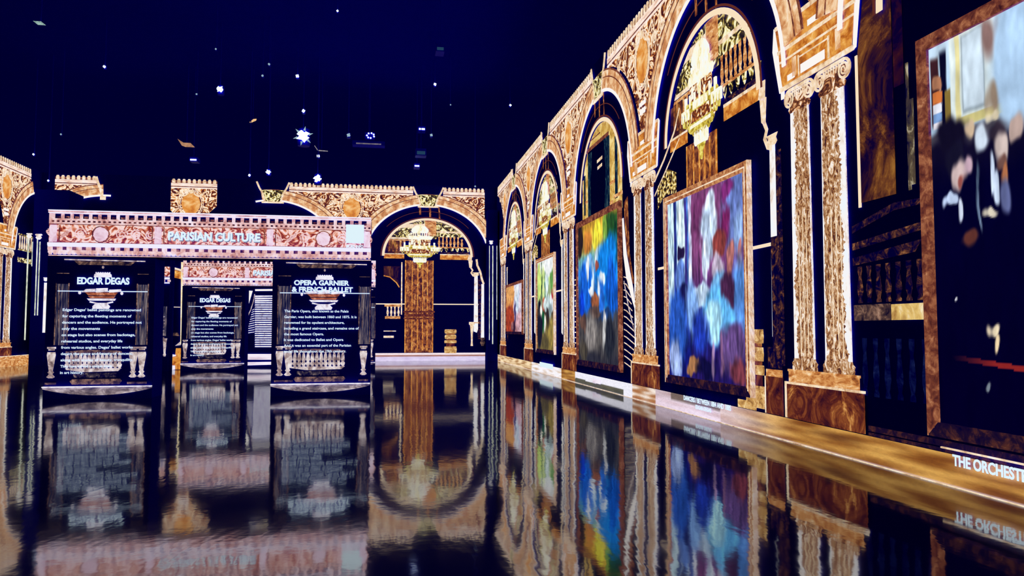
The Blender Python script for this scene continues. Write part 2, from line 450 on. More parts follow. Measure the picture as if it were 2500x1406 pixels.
# ------------------------------------------------------------------ arches and friezes
SPR = 5.0
def frieze(t, xa, xb, ca=-3.05, cb=3.05, ro=3.0, zt=7.94, medallion=True):
    """ornamented spandrel above a column pair, between the arches centred at ca and cb"""
    m = MB(); N = 60
    def zl(x):
        z = 5.72
        for c in (ca, cb):
            dx = abs(x-c)
            if dx < ro: z = max(z, SPR+math.sqrt(ro*ro-dx*dx))
        return z
    xs = [xa+(xb-xa)*i/N for i in range(N+1)]
    for i in range(N):
        a, b2 = xs[i], xs[i+1]
        za, zb = zl(a), zl(b2)
        if za < zt-.005 or zb < zt-.005:
            m.prism([(a,min(za,zt-.004)),(b2,min(zb,zt-.004)),(b2,zt),(a,zt)], 0, .02)
    sp = m.build('spandrel', gold_carved, t)
    c = MB().box(xa, xb, zt, zt+.06, 0, .03).box(xa, xb, zt+.10, zt+.24, 0, .035)
    co = c.build('cornice', pale_cornice, t)
    MB().box(xa, xb, zt+.06, zt+.10, 0, .024).build('cornice_shadow', frame_brown, co)
    be = MB(); n = int((xb-xa)/.17)
    for i in range(n):
        x = xa+(i+.5)*(xb-xa)/n
        be.prism([(x-.055,zt+.25),(x+.055,zt+.25),(x+.06,zt+.36),(x+.035,zt+.43),(x-.035,zt+.43),(x-.06,zt+.36)],0,.03)
    be.build('bead_row', cream_soft, t)
    MB().box(xa, xb, zt+.24, zt+.36, 0, .018).build('bead_backing', frame_brown, t)
    if medallion:
        wide = xb-xa > 2.5
        md = MB().disc(0, 7.25, .34, .50, 0, .034).build('medallion', medal, t)
        rim = MB()
        for r0, r1, wd in ((.40,.57,.03),(.46,.63,.02)):
            pts = [(r0*math.cos(2*PI*i/30), 7.25+r1*math.sin(2*PI*i/30)) for i in range(31)]
            rim.stroke(pts, wd, 0, .04)
        rim.build('medallion_rim', cream_soft, md)
        for s in (-1,1):
            g = MB()
            pts = [(s*(.1+.55*k/12), 7.72-.12*math.sin(k/12*PI*1.6)) for k in range(13)]
            g.stroke(pts, .06, 0, .036)
            for q in range(3 if wide else 0):
                cx, cz, rr = s*(.75+.42*q), 7.45+.08*q, .15-.02*q
                g.stroke([(cx+rr*(1-i/26)*math.cos(s*i*.55), cz+rr*(1-i/26)*math.sin(i*.55)) for i in range(24)], .035, 0, .034)
            g.stroke([(s*.30,6.75),(s*.2,6.55),(s*.08,6.45)], .07, 0, .036)
            build_each(g, 'garland', cream_soft, t)
        MB().disc(0, 7.80, .1, .09, 0, .038).build('finial', cream_soft, t)
        b_ = MB().box(-.20,.20,6.26,6.35,0,.036).box(-.17,.17,6.08,6.20,0,.036)
        build_each(b_, 'lit_tablet', white_hot, t)
        MB().box(-.10,.10,5.74,6.04,0,.03).build('drop_panel', shaft_red, t)
def arch(t, a0=8, a1=172, key=True, inner=True, ribs=True):
    ar = MB().arc(0, SPR, 2.52, 3.0, a0, a1, 0, .026, 48).build('archivolt', gold_streak, t)
    MB().arc(0, SPR, 2.80, 2.83, a0, a1, 0, .030, 48).arc(0, SPR, 2.97, 3.01, a0, a1, 0, .030, 48).build('archivolt_line', frame_brown, ar)
    MB().arc(0, SPR, 2.46, 2.54, a0-6, min(a1+6, 180), 0, .036, 48).build('intrados_edge', white_hot, ar)
    if inner:
        MB().arc(0, SPR, 1.74, 1.84, 0, 180, 0, .022, 44).build('inner_arch', cream, t)
        MB().arc(0, SPR, 1.86, 1.90, 0, 180, 0, .018, 44).arc(0, SPR, 2.16, 2.18, 40, 140, 0, .014, 24).build('inner_arch_line', brown_line, t)
        if ribs:
            build_each(MB().prism([(-.36,7.0),(-.28,7.0),(-.30,7.5),(-.38,7.5)],0,.016).prism([(.06,6.86),(.14,6.86),(.10,7.5),(.02,7.5)],0,.016).prism([(.44,6.8),(.5,6.8),(.46,7.5),(.40,7.5)],0,.016), 'soffit_rib', shaft_red, t)
    if key:
        k = MB().prism([(-.30,7.42),(.30,7.42),(.42,7.98),(-.42,7.98)],0,.05).build('keystone', olive_gold, t)
        MB().stroke([(-.30,7.42),(-.38,7.8),(-.52,8.08),(-.62,8.36)],.07,0,.056).stroke([(.30,7.42),(.38,7.8),(.52,8.08),(.62,8.36)],.07,0,.056).box(-.42,.42,7.36,7.44,0,.06).build('keystone_edge', cream_soft, k)

pale_cornice = mottled('pale pink gilt moulding', [(.3,(206,140,104)),(.46,(250,222,200)),(.62,(255,244,236))], 4, (.5,1,2))
fr0 = thing('ornamented_frieze', 'x', 'frieze', group='friezes above the right wall columns')
frieze(fr0, -2.48, 2.48)
ar0 = thing('projected_arch', 'x', 'arch', group='arches along the right wall')
arch(ar0)
names = ['above the nearest column pair', 'above the columns left of the violet painting', 'above the columns left of the bright blue painting',
         'above the columns left of the green painting', 'above the farthest column pair by the corner']
for i, ((Y, _), nm) in enumerate(zip(col_rows, names)):
    lab = 'gold carved frieze with oval medallion ' + nm
    if i == 0: r = fr0; r.location = rw(Y); r['label'] = lab
    else: r = dup(fr0, rw(Y), lab)
    r.rotation_euler = (0,0,RW); r.scale = (1,.5,1)
    if i == 4: r.scale = (.86,.5,1); r.location = rw(32.9)
ARC_C = [5.35, 11.6, 17.9, 24.2, 30.3]
names = ['over the large dark painting', 'over the violet painting', 'over the bright blue painting', 'over the green painting', 'over the small orange painting']
for i, (Y, nm) in enumerate(zip(ARC_C, names)):
    lab = 'projected gold arch with white inner edge ' + nm
    if i == 0: r = ar0; r.location = rw(Y, D_ARCH); r['label'] = lab
    else: r = dup(ar0, rw(Y, D_ARCH), lab)
    r.rotation_euler = (0,0,RW); r.scale = (1,.5,1)

# back wall: wider bays
SXB = 1.18
BC = 2.06
a = thing('projected_arch', 'projected wide gold arch over the chandelier on the far wall', 'arch', bw(BC, D_ARCH), 0, sx=SXB, sy=.5); arch(a, 22, 172)
a = thing('projected_arch', 'gold arch crown and keystone above the near red beam, left of the far chandelier', 'arch', bw(BC-7.2, D_ARCH), 0, sx=SXB, sy=.5); arch(a, 8, 99, inner=False)
a = thing('projected_arch', 'projected half arch at the far wall, top left above the beam', 'arch', bw(BC-14.4, D_ARCH), 0, sx=SXB, sy=.5); arch(a, 92, 136, key=False, inner=False)
MB().stroke([(-.12,7.42),(-.2,7.8),(-.3,8.1),(-.36,8.34)],.09,0,.05).box(-.2,.0,7.30,7.46,0,.055).build('keystone', cream_soft, a)
f_ = thing('ornamented_frieze', 'projected gold frieze with medallion between two keystones on the far wall', 'frieze', bw(BC-3.6), 0, sx=SXB, sy=.5); frieze(f_, -2.44, 2.44)
f_ = thing('ornamented_frieze', 'square block of gold carved frieze standing alone above the near red beam', 'frieze', bw(BC-10.8), 0, sx=SXB, sy=.5); frieze(f_, -.74, .95)
f_ = thing('ornamented_frieze', 'projected gold frieze end at the far right corner, right of the keystone', 'frieze', bw(BC+3.6), 0, sx=SXB, sy=.5); frieze(f_, -2.44, -.72, medallion=False)
f_ = thing('ornamented_frieze', 'short gold carved frieze piece at the far left above the beam end', 'frieze', bw(BC-18.0), 0, sx=SXB, sy=.5); frieze(f_, 1.25, 2.7, medallion=False)
# left wall
f_ = thing('ornamented_frieze', 'projected gold frieze with oval medallion at the left edge', 'frieze', lw(32.45), PI/2, sy=.5); frieze(f_, -2.4, 2.0)
a = thing('projected_arch', 'projected gold arch side beside the left edge columns', 'arch', lw(35.45, D_ARCH), PI/2, sy=.5); arch(a, 108, 172, key=False, inner=False)
a = thing('balcony', 'small projected balcony with pale balusters at the far left wall', 'balcony', lw(34.3), PI/2, sy=.5)
bp_ = MB().box(-.75,.75,4.80,4.86,0,.02).box(-.75,.75,5.42,5.5,0,.02).box(-.75,.75,4.3,4.5,0,.02).build('rail', olive_gold, a)
for i in range(7):
    MB().lathe(-.62+i*.2,[(.05,4.86),(.07,5.0),(.03,5.2),(.06,5.42)],0,.02).build('baluster', cream_soft, a)

# ------------------------------------------------------------------ chandelier
def chandelier():
    t = thing('chandelier', 'x', 'chandelier')
    MB().box(-.012,.012,6.45,6.64,0,.05).build('chain', chand_gold, t)
    c = MB(); c.lathe(0,[(.30,6.12),(.36,6.2),(.34,6.3),(.22,6.44),(.12,6.5)],0,.05)
    c.build('crown', chand_white, t)
    m = MB()
    for k in range(9): m.box(-.38+k*.09,-.34+k*.09,5.96,6.14,0,.05)
    m.lathe(0,[(.46,5.80),(.52,5.90),(.46,5.98)],0,.052)
    m.box(-.10,.04,5.6,5.8,0,.054).box(-.36,-.28,5.56,5.76,0,.054)
    m.build('candle_tier', chand_white, t)
    MB().lathe(0,[(.36,5.5),(.44,5.62),(.42,5.86)],0,.044).build('drum', chand_amber, t)
    MB().lathe(0,[(.62,5.34),(.70,5.42),(.64,5.52)],0,.056).build('ring', chand_gold, t)
    g = MB()
    for k in range(7):
        x = -.62+k*.2
        g.box(x-.035,x+.035,5.42,5.66,0,.06)
    g.box(-.80,-.44,5.24,5.44,0,.062).box(.44,.80,5.24,5.44,0,.062).box(-.3,.3,5.36,5.5,0,.062)
    g.build('candle', chand_white, t)
    MB().lathe(0,[(.44,5.02),(.62,5.14),(.70,5.30),(.66,5.36)],0,.05).build('basket', chand_amber, t)
    MB().lathe(0,[(.42,4.96),(.50,5.02),(.52,5.10),(.46,5.13)],0,.058).build('lower_ring', chand_gold, t)
    MB().box(-.42,.42,5.04,5.10,0,.064).build('glow_band', chand_white, t)
    for sg in (-1,1):
        for q in range(3):
            x0, x1 = sg*(.40+q*.12), sg*(.56+q*.1)
            MB().stroke([(x0+(x1-x0)*k/10, 5.38-(.32-.04*q)*math.sin(k/10*PI)) for k in range(11)], .018, 0, .066).build('garland', chand_gold, t)
    s = MB()
    for k in range(6):
        xm = -.30+k*.12
        s.stroke([(xm-.06,4.98),(xm,4.90),(xm+.06,4.98)], .014, 0, .062)
    s.build('zigzag_swag', chand_gold, t)
    d = MB()
    for k in range(8): d.box(-.26+k*.07,-.235+k*.07,4.90,5.0,0,.05)
    d.box(-.27,.27,4.74,4.91,0,.054)
    d.lathe(0,[(.24,4.70),(.28,4.78),(.24,4.84)],0,.052)
    d.build('crystal_row', chand_white, t)
    MB().lathe(0,[(.01,4.42),(.05,4.5),(.03,4.56),(.10,4.62),(.16,4.70)],0,.05).build('finial', chand_gold, t)
    return t
ch0 = chandelier()
ch0.location = bw(BC-.38, D_CHAN); ch0.scale = (1.18,.5,1)
ch0['label'] = 'glowing white and yellow projected chandelier in front of the far wall arch'
r = dup(ch0, rw(11.78, D_CHAN), 'large glowing projected chandelier above the violet painting', 'chandeliers on the right wall'); r.rotation_euler = (0,0,RW); r.scale = (1,.5,1)
r = dup(ch0, rw(24.25, D_CHAN), 'projected chandelier above the green painting', 'chandeliers on the right wall'); r.rotation_euler = (0,0,RW); r.scale = (1.15,.5,1)
r = dup(ch0, rw(30.4, D_CHAN), 'small projected chandelier above the orange painting by the far corner', 'chandeliers on the right wall'); r.rotation_euler = (0,0,RW); r.scale = (1.3,.5,1)

# ------------------------------------------------------------------ gallery interiors seen through the arches
def baluster(t, x, z0, z1, w_, mat, d=.014):
    h = z1-z0
    return MB().lathe(x,[(w_*.8,z0),(w_*.8,z0+.06*h),(w_*.45,z0+.12*h),(w_,z0+.32*h),(w_*.9,z0+.45*h),(w_*.4,z0+.75*h),(w_*.75,z0+.86*h),(w_*.75,z1)],0,d).build('baluster', mat, t)
def gallery(t, full=True, left=True):
    # gold upper wall within the inner arch
    m = MB(); N = 36
    def cut(xa, xb, z0, z1, d0, d1, mb, slope=0):
        for i in range(N):
            a, b2 = xa+(xb-xa)*i/N, xa+(xb-xa)*(i+1)/N
            ha = SPR+math.sqrt(max(0, 1.74**2-a*a)); hb = SPR+math.sqrt(max(0, 1.74**2-b2*b2))
            za, zb = z0+slope*(a-xa), z0+slope*(b2-xa)
            ta, tb = min(z1+slope*(a-xa), ha), min(z1+slope*(b2-xa), hb)
            if ta > za+.003 and tb > zb+.003: mb.prism([(a,za),(b2,zb),(b2,tb),(a,ta)], d0, d1)
    cut(-1.7, .35, 5.85, 8, 0, .006, m); cut(.35, 1.7, 5.95, 8, 0, .006, m)
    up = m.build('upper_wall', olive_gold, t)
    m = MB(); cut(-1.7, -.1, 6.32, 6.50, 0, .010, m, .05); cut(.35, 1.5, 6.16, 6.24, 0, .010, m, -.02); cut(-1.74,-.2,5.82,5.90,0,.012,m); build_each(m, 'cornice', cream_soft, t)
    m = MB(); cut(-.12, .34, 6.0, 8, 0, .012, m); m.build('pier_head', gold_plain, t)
    for i in range(8):
        x = .46+i*.155
        if x < 1.5: baluster(t, x, 5.48, 5.96 if x < 1.3 else 5.86, .055, gold_plain)
    for i in range(5):
        baluster(t, -1.55+i*.15, 5.22, 5.74, .05, gold_plain if i > 2 else shaft_red)
    m = MB(); cut(-1.74, -.5, 5.74, 5.80, 0, .012, m); cut(.38, 1.7, 5.42, 5.47, 0, .012, m); m.build('hand_rail', gold_plain, t)
    m = MB()
    for i in range(6):
        x = .45+i*.22
        m.prism([(x,5.42),(x+.17,5.42),(x+.15,5.30),(x+.10,5.22),(x+.05,5.30)],0,.012)
    build_each(m, 'scallop_bracket', olive_gold, t)
    build_each(MB().box(.50,1.72,4.86,5.10,0,.014).box(-1.76,-.95,4.88,5.10,0,.014), 'lower_cornice', orange_plain, t)
    build_each(MB().box(.50,1.72,5.08,5.13,0,.02).box(-1.76,-.95,5.08,5.12,0,.02), 'cornice_lip', cream_soft, t)
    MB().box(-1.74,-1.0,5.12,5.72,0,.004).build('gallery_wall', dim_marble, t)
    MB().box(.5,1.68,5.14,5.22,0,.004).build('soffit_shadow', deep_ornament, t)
    # left stair flight
    if left:
        m = MB().stroke([(-2.62,4.5),(-2.1,4.82),(-1.55,5.25),(-1.3,5.62)],.05,0,.016).stroke([(-2.62,4.2),(-1.9,4.66),(-1.3,5.06)],.03,0,.016)
        build_each(m, 'stair_rail', cream_soft, t)
        m = MB().prism([(-2.45,3.9),(-2.2,4.08),(-1.85,4.1),(-1.5,4.05),(-1.5,4.45),(-1.9,4.6),(-2.45,4.35)],0,.012)
        m.build('rosette_panel', rosette, t)
    MB().box(-2.48,2.1,2.68,2.73,0,.012).build('picture_rail', cream, t)
    # impost profile and thin column on the right
    MB().prism([(1.62,4.86),(1.80,4.80),(1.82,5.1),(1.68,5.1)],0,.024).prism([(1.70,4.5),(1.80,4.42),(1.84,4.84),(1.66,4.86)],0,.024).stroke([(1.76,4.5),(1.84,4.36),(1.78,4.24),(1.86,4.1),(1.98,4.06)],.07,0,.024).build('impost', cream_soft, t)
    for sg in ((1,-1) if not full else (1,)):
        cc = MB().prism([(sg*1.98-.09,1.4),(sg*1.98+.04,1.34),(sg*1.98+.09,1.5),(sg*1.98+.07,4.1),(sg*1.98-.07,4.1)],0,.018).build('thin_column', edge_white, t)
        MB().box(sg*1.98+.08,sg*1.98+.22,1.0,4.0,0,.012).build('column_shade_side', deep_ornament, cc)
        MB().lathe(sg*1.98,[(.08,4.1),(.13,4.14),(.10,4.2),(.15,4.26)],0,.02).build('thin_capital', cream_soft, t)
rosette = mottled('golden rosettes', [(.42,(40,24,6)),(.5,(150,116,36)),(.58,(236,204,110)),(.7,(255,246,200))], 16, (1,1,1), (0,0,0), 1, .4, .2)
def pier(t, z0=.42, w_=.62, top=4.8, ring=True):
    s = MB().box(-w_,w_,z0,top,0,.018).build('shaft', shaft_red, t)
    f = MB()
    for x in (-.30,-.06,.16,.36): f.box(x*w_/.62-.03,x*w_/.62+.02,z0+.1,top-.05,0,.024)
    f.box(-w_,-w_+.05,z0,top,0,.024).box(w_-.05,w_,z0,top,0,.024)
    f.build('flute', orange_plain, s)
    if ring:
        build_each(MB().box(-w_-.05,w_+.05,1.98,2.06,0,.03).box(-w_-.02,w_+.03,2.10,2.24,0,.028).box(-w_-.06,w_+.07,2.30,2.38,0,.03), 'ring_moulding', dark_marble, t)
def barrel(t):
    for k, (z0, z1, r_) in enumerate([(.36,.68,.28),(.84,.98,.28),(1.04,1.24,.26),(1.30,1.5,.27)]):
        MB().prism([(-r_,z0),(r_,z0),(r_*1.08,(z0+z1)/2),(r_,z1),(-r_,z1),(-r_*1.08,(z0+z1)/2)],0,.03).build('tier', cream_barrel, t)
    MB().box(-.2,.2,.66,1.32,0,.02).build('core', dark_marble, t)
cream_barrel = mottled('tan turned stone', [(.3,(110,66,24)),(.5,(206,156,84)),(.68,(255,230,170))], 5, (1,1,2))

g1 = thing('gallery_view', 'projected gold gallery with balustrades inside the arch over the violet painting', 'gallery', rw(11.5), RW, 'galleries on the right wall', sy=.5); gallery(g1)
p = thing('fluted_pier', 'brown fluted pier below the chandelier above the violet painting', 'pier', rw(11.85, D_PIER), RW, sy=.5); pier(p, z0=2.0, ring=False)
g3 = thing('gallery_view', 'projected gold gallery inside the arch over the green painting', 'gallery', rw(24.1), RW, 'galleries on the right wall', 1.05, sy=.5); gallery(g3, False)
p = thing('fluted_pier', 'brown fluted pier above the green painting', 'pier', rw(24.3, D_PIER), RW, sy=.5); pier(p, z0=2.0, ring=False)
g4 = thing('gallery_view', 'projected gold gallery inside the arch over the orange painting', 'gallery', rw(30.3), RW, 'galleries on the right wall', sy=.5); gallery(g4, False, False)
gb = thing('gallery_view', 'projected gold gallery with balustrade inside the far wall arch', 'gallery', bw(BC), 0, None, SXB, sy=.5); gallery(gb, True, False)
p = thing('fluted_pier', 'tall brown fluted pier with ring moulding under the far chandelier', 'pier', bw(1.66, D_PIER), 0, sy=.5); pier(p, z0=.4, w_=.68)
MB().box(-.86,-.80,2.2,4.7,0,.02).build('lit_edge', cream_soft, p)
bt = thing('stool', 'stacked tan barrel stool on the far floor strip, right of the tall pier', 'stool', bw(3.17, D_PIER), 0, sy=.5); barrel(bt)
bt = thing('stool', 'dim tan barrel stool between the violet painting and the nearest columns', 'stool', rw(10.02, D_PIER), RW, sx=.62, sy=.5); barrel(bt)
sb = thing('balcony', 'small projected balcony with arch brackets left of the far tall pier', 'balcony', bw(.48, D_PIER), 0, sy=.5)
for i in range(4): baluster(sb, -.30+i*.17, 2.14, 2.58, .055, cream_soft)
MB().box(-.45,.30,2.58,2.68,0,.02).build('rail', gold_plain, sb)
MB().box(-.42,.30,2.0,2.12,0,.02).build('base_rail', gold_plain, sb)
build_each(MB().box(-.48,.1,1.40,1.44,0,.012).box(-.48,.0,1.10,1.2,0,.012), 'lower_ledge', cream_soft, sb)
MB().prism([(-.50,4.5),(.28,4.5),(.25,3.5),(.1,3.75),(-.2,4.0),(-.5,4.05)],0,.012).build('arch_bracket', dim_marble, sb)
MB().stroke([(-.5,4.05),(-.2,3.98),(.1,3.72),(.24,3.5)],.05,0,.018).build('bracket_edge', orange_plain, sb)
rc = thing('slim_column', 'thin white lit column at the right end of the far wall', 'column', bw(4.72, D_PIER), 0, sy=.5)
MB().prism([(-.08,1.1),(.08,1.1),(.07,3.7),(-.06,3.7)],0,.02).build('shaft', edge_white, rc)
MB().lathe(0,[(.05,.7),(.12,.86),(.07,.98),(.12,1.1)],0,.02).build('base', bronze, rc)
build_each(MB().stroke([(-.30,4.9),(-.26,4.6),(-.12,4.3),(-.04,3.95),(.05,3.7)],.10,0,.024), 'bracket', cream_soft, rc)
cn = thing('candle_stand', 'slender pale candle stand right of the barrel stool', 'stand', bw(4.2, D_PIER), 0, sy=.5)
MB().lathe(0,[(.06,.7),(.04,.9),(.05,1.3),(.09,1.7),(.14,1.74),(.14,1.86)],0,.02).build('stem', cream_soft, cn)
MB().box(.1,.34,1.80,1.84,0,.02).build('arm', gold_plain, cn)

# bay over the bright blue painting: curtained doorway and gallery piers
cw = thing('curtained_window', 'projected dark curtained window in yellow piers above the bright blue painting', 'window', rw(17.9), RW, sy=.5)
def cutbay(xa, xb, z0, d1, name, mat, N=20, ztop=None):
    m = MB()
    for i in range(N):
        a, b2 = xa+(xb-xa)*i/N, xa+(xb-xa)*(i+1)/N
        ha, hb = SPR+math.sqrt(max(0,1.74**2-a*a)), SPR+math.sqrt(max(0,1.74**2-b2*b2))
        if ztop: ha, hb = min(ha, ztop), min(hb, ztop)
        if ha > z0 and hb > z0: m.prism([(a,z0),(b2,z0),(b2,hb),(a,ha)],0,d1)
    return m.build(name, mat, cw)
yellow_stone = mottled('yellow stone', [(.3,(120,78,20)),(.46,(206,162,70)),(.6,(240,214,136)),(.75,(255,246,214))], 3)
cutbay(-1.72,1.72,5.6,.006,'pier_wall',yellow_stone)
build_each(MB().box(-1.72,-1.15,4.3,5.6,0,.006).box(.72,1.72,4.3,5.6,0,.006), 'lower_pier', yellow_stone, cw)
cutbay(-1.15,.72,4.3,.010,'opening',night,ztop=6.28)
MB().box(-1.3,.72,6.26,6.36,0,.016).box(-1.0,.0,6.5,6.53,0,.016).build('lintel', frame_brown, cw)
cu = MB()
cu.prism([(-1.15,4.4),(-.85,4.4),(-.9,5.4),(-.72,6.2),(-1.15,6.2)],0,.014).prism([(.35,4.3),(.78,4.3),(.78,6.25),(.30,6.25),(.45,5.5)],0,.014).prism([(1.2,4.6),(1.4,4.6),(1.4,6.1),(1.2,6.1)],0,.014).prism([(-1.55,4.6),(-1.4,4.6),(-1.4,5.7),(-1.55,5.7)],0,.014)
curtain_mat = mottled('dark teal curtain', [(.40,(2,8,36)),(.54,(8,34,48)),(.64,(70,104,100)),(.76,(220,240,236))], 5, (3,1,.8), (0,0,0), 5, .7, .6)
build_each(cu, 'curtain', curtain_mat, cw)
MB().prism([(-.28,5.78),(.18,5.80),(.18,5.88),(-.28,5.86)],.01,.018).build('pale_plaque', cream_soft, cw)
MB().prism([(-.24,5.60),(.16,5.62),(.16,5.70),(-.24,5.68)],.01,.018).build('pale_plaque', cream_soft, cw)
MB().box(.78,1.2,5.0,5.08,0,.016).box(.78,1.05,4.52,4.6,0,.016).box(-1.4,-1.15,4.9,4.98,0,.016).box(1.1,1.75,4.62,4.7,0,.016).build('moulding', gold_plain, cw)
st = thing('staircase', 'projected staircase with pale step edges on both sides of the bright blue painting', 'stairs', rw(17.9), RW, sy=.5)
steps = MB()
for i in range(14):
    z = .72+i*.15
    x1 = 2.72-.042*i
    steps.stroke([(1.78,z+.03),(1.95,z),(x1,z-.16)],.022,0,.016)
build_each(steps, 'right_flight', cream_soft, st)
steps = MB()
for i in range(15): steps.box(-2.62,-2.34,.8+i*.15,.83+i*.15,0,.012)
build_each(steps, 'left_flight', cream_soft, st)
build_each(MB().prism([(1.70,4.05),(1.80,4.05),(2.0,3.2),(2.42,2.4),(2.55,1.9),(2.3,2.2),(1.95,2.7),(1.78,3.2)],0,.014).prism([(-2.25,3.5),(-2.15,3.9),(-2.2,2.7),(-2.42,1.9),(-2.5,2.2),(-2.38,3.0)],0,.014), 'glowing_gap', white_hot, st)
MB().stroke([(1.8,2.6),(2.1,2.0),(2.45,1.5),(2.7,1.2)],.03,0,.02).build('handrail', silver, st)
MB().prism([(1.84,4.4),(2.1,4.5),(2.2,3.2),(2.5,2.5),(2.4,2.5),(2.0,3.3),(1.88,4.0)],0,.010).build('shadowed_jamb', shaft_red, st)

# bay behind the large dark painting
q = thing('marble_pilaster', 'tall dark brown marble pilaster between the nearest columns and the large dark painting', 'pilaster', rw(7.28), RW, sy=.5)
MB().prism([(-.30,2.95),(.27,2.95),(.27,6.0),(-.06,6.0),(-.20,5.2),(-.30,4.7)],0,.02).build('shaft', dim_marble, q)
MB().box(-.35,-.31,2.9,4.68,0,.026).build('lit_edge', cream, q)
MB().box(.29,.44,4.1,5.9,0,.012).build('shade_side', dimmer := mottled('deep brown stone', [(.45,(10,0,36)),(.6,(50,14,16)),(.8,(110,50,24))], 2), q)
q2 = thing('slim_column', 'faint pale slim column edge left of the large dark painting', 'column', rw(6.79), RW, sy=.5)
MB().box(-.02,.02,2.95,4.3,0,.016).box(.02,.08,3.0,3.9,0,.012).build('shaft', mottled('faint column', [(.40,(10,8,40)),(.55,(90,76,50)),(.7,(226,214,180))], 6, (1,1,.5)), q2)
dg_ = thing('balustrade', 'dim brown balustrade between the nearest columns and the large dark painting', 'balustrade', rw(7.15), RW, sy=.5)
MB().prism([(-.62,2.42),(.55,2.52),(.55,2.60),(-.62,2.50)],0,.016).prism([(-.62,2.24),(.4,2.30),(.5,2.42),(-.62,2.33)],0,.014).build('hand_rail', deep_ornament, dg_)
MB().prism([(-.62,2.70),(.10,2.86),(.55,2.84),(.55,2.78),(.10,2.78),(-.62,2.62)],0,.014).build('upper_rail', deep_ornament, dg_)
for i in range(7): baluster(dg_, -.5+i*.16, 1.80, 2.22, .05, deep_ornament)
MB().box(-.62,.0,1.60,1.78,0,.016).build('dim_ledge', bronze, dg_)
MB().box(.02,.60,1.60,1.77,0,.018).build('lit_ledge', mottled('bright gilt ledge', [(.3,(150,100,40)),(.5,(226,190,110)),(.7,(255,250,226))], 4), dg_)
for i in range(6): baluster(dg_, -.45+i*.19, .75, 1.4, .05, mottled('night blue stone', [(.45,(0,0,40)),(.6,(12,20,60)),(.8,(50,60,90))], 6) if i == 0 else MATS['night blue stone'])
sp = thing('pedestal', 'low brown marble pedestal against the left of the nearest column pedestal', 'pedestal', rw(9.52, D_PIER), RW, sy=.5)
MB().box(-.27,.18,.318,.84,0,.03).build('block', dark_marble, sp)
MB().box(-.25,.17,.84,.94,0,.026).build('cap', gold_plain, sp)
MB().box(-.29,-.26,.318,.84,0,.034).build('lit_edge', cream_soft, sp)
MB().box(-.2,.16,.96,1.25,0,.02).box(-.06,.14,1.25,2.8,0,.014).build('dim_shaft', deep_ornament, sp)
sp = thing('step_block', 'small gold lit step block right below the violet painting', 'step', rw(10.35, .036), RW, sy=.5)
MB().box(-.25,.02,.32,.44,0,.03).box(.02,.30,.32,.49,0,.03).build('block', cream_barrel, sp)

# ------------------------------------------------------------------ framed paintings (generic colour compositions)
pic_mat = attr_mat('painted canvas picture', (1,1,.3), .13, 20)
pic_mat2 = attr_mat('broad brushed picture', (1,1,.6), .06, 12)
def blobs(bg, items, seed=0, warp=.05, sharp=.45, bk=.8):
    def fn(u, v):
        wu = u+warp*noise.noise(Vector((u*5+seed, v*4, 3.1)))+warp*.5*noise.noise(Vector((u*14+seed, v*11, 7.7)))
        wv = v+warp*noise.noise(Vector((u*4, v*5+seed, 9.3)))+warp*.5*noise.noise(Vector((u*13, v*12+seed, 1.7)))
        wu += .018*noise.noise(Vector((u*40, v*9, seed))); wv += .02*noise.noise(Vector((u*26, v*14, seed+4)))
        c = bg(wu, wv)
        for (cu_, cv_, ru, rv, col, soft) in items:
            soft *= sharp
            e = max(abs(wu-cu_)/ru, abs(wv-cv_)/rv) if rv < 0 or ru < 0 else math.sqrt(((wu-cu_)/ru)**2+((wv-cv_)/rv)**2)
            if ru < 0: e = max(abs(u+(wu-u)*.25-cu_)/-ru, abs(v+(wv-v)*.25-cv_)/rv)
            c = mixc(c, col, sstep((1+soft-e)/(2*soft)) if soft > 0 else float(e < 1))
        k = 1+bk*(.55*noise.noise(Vector((u*34+seed, v*8, 0)))+.35*noise.noise(Vector((u*70+seed, v*24, 3))))
        return tuple(x*k for x in c)
    return fn
def grad(stops):
    def g(u, v):
        for (v0,c0),(v1,c1) in zip(stops, stops[1:]):
            if v <= v1: return mixc(c0, c1, sstep((v-v0)/(v1-v0)))
        return stops[-1][1]
    return g
def painting(name_label, Yl, Yr, z0, z1, fn, fmat, fw=.13, bottom=None, mat=None, nx=150, nz_=190, g=None):
    Yc = (Yl+Yr)/2; hw = (Yl-Yr)/2
    t = thing('framed_painting', name_label, 'painting', rw(Yc, D_PIC), RW, g or 'framed paintings on the right wall')
    f = MB()
    f.prism([(-hw,z0),(-hw+fw,z0+fw),(-hw+fw,z1-fw),(-hw,z1)],0,.07)
    f.prism([(hw-fw,z0+fw),(hw,z0),(hw,z1),(hw-fw,z1-fw)],0,.07)
    f.prism([(-hw,z1),(-hw+fw,z1-fw),(hw-fw,z1-fw),(hw,z1)],0,.07)
    fr = f.build('frame', fmat, t)
    MB().prism([(-hw,z0),(hw,z0),(hw-fw,z0+fw),(-hw+fw,z0+fw)],0,.07).build('bottom_rail', bottom or frame_dark, t)
    ln = MB()
    ln.box(-hw+fw*.55,-hw+fw*.68,z0+fw*.6,z1-fw*.6,0,.076).box(hw-fw*.68,hw-fw*.55,z0+fw*.6,z1-fw*.6,0,.076).box(-hw+fw*.6,hw-fw*.6,z1-fw*.68,z1-fw*.55,0,.076)
    ln.box(hw-.02,hw,z0,z1,0,.074).box(-hw,-hw+.015,z0,z1,0,.074)
    ln.build('frame_bead', cream_soft if fmat is frame_gold else frame_brown, fr)
    picture('canvas', t, mat or pic_mat, -hw+fw, hw-fw, z0+fw, z1-fw, .04, fn, nx, nz_)
    return t
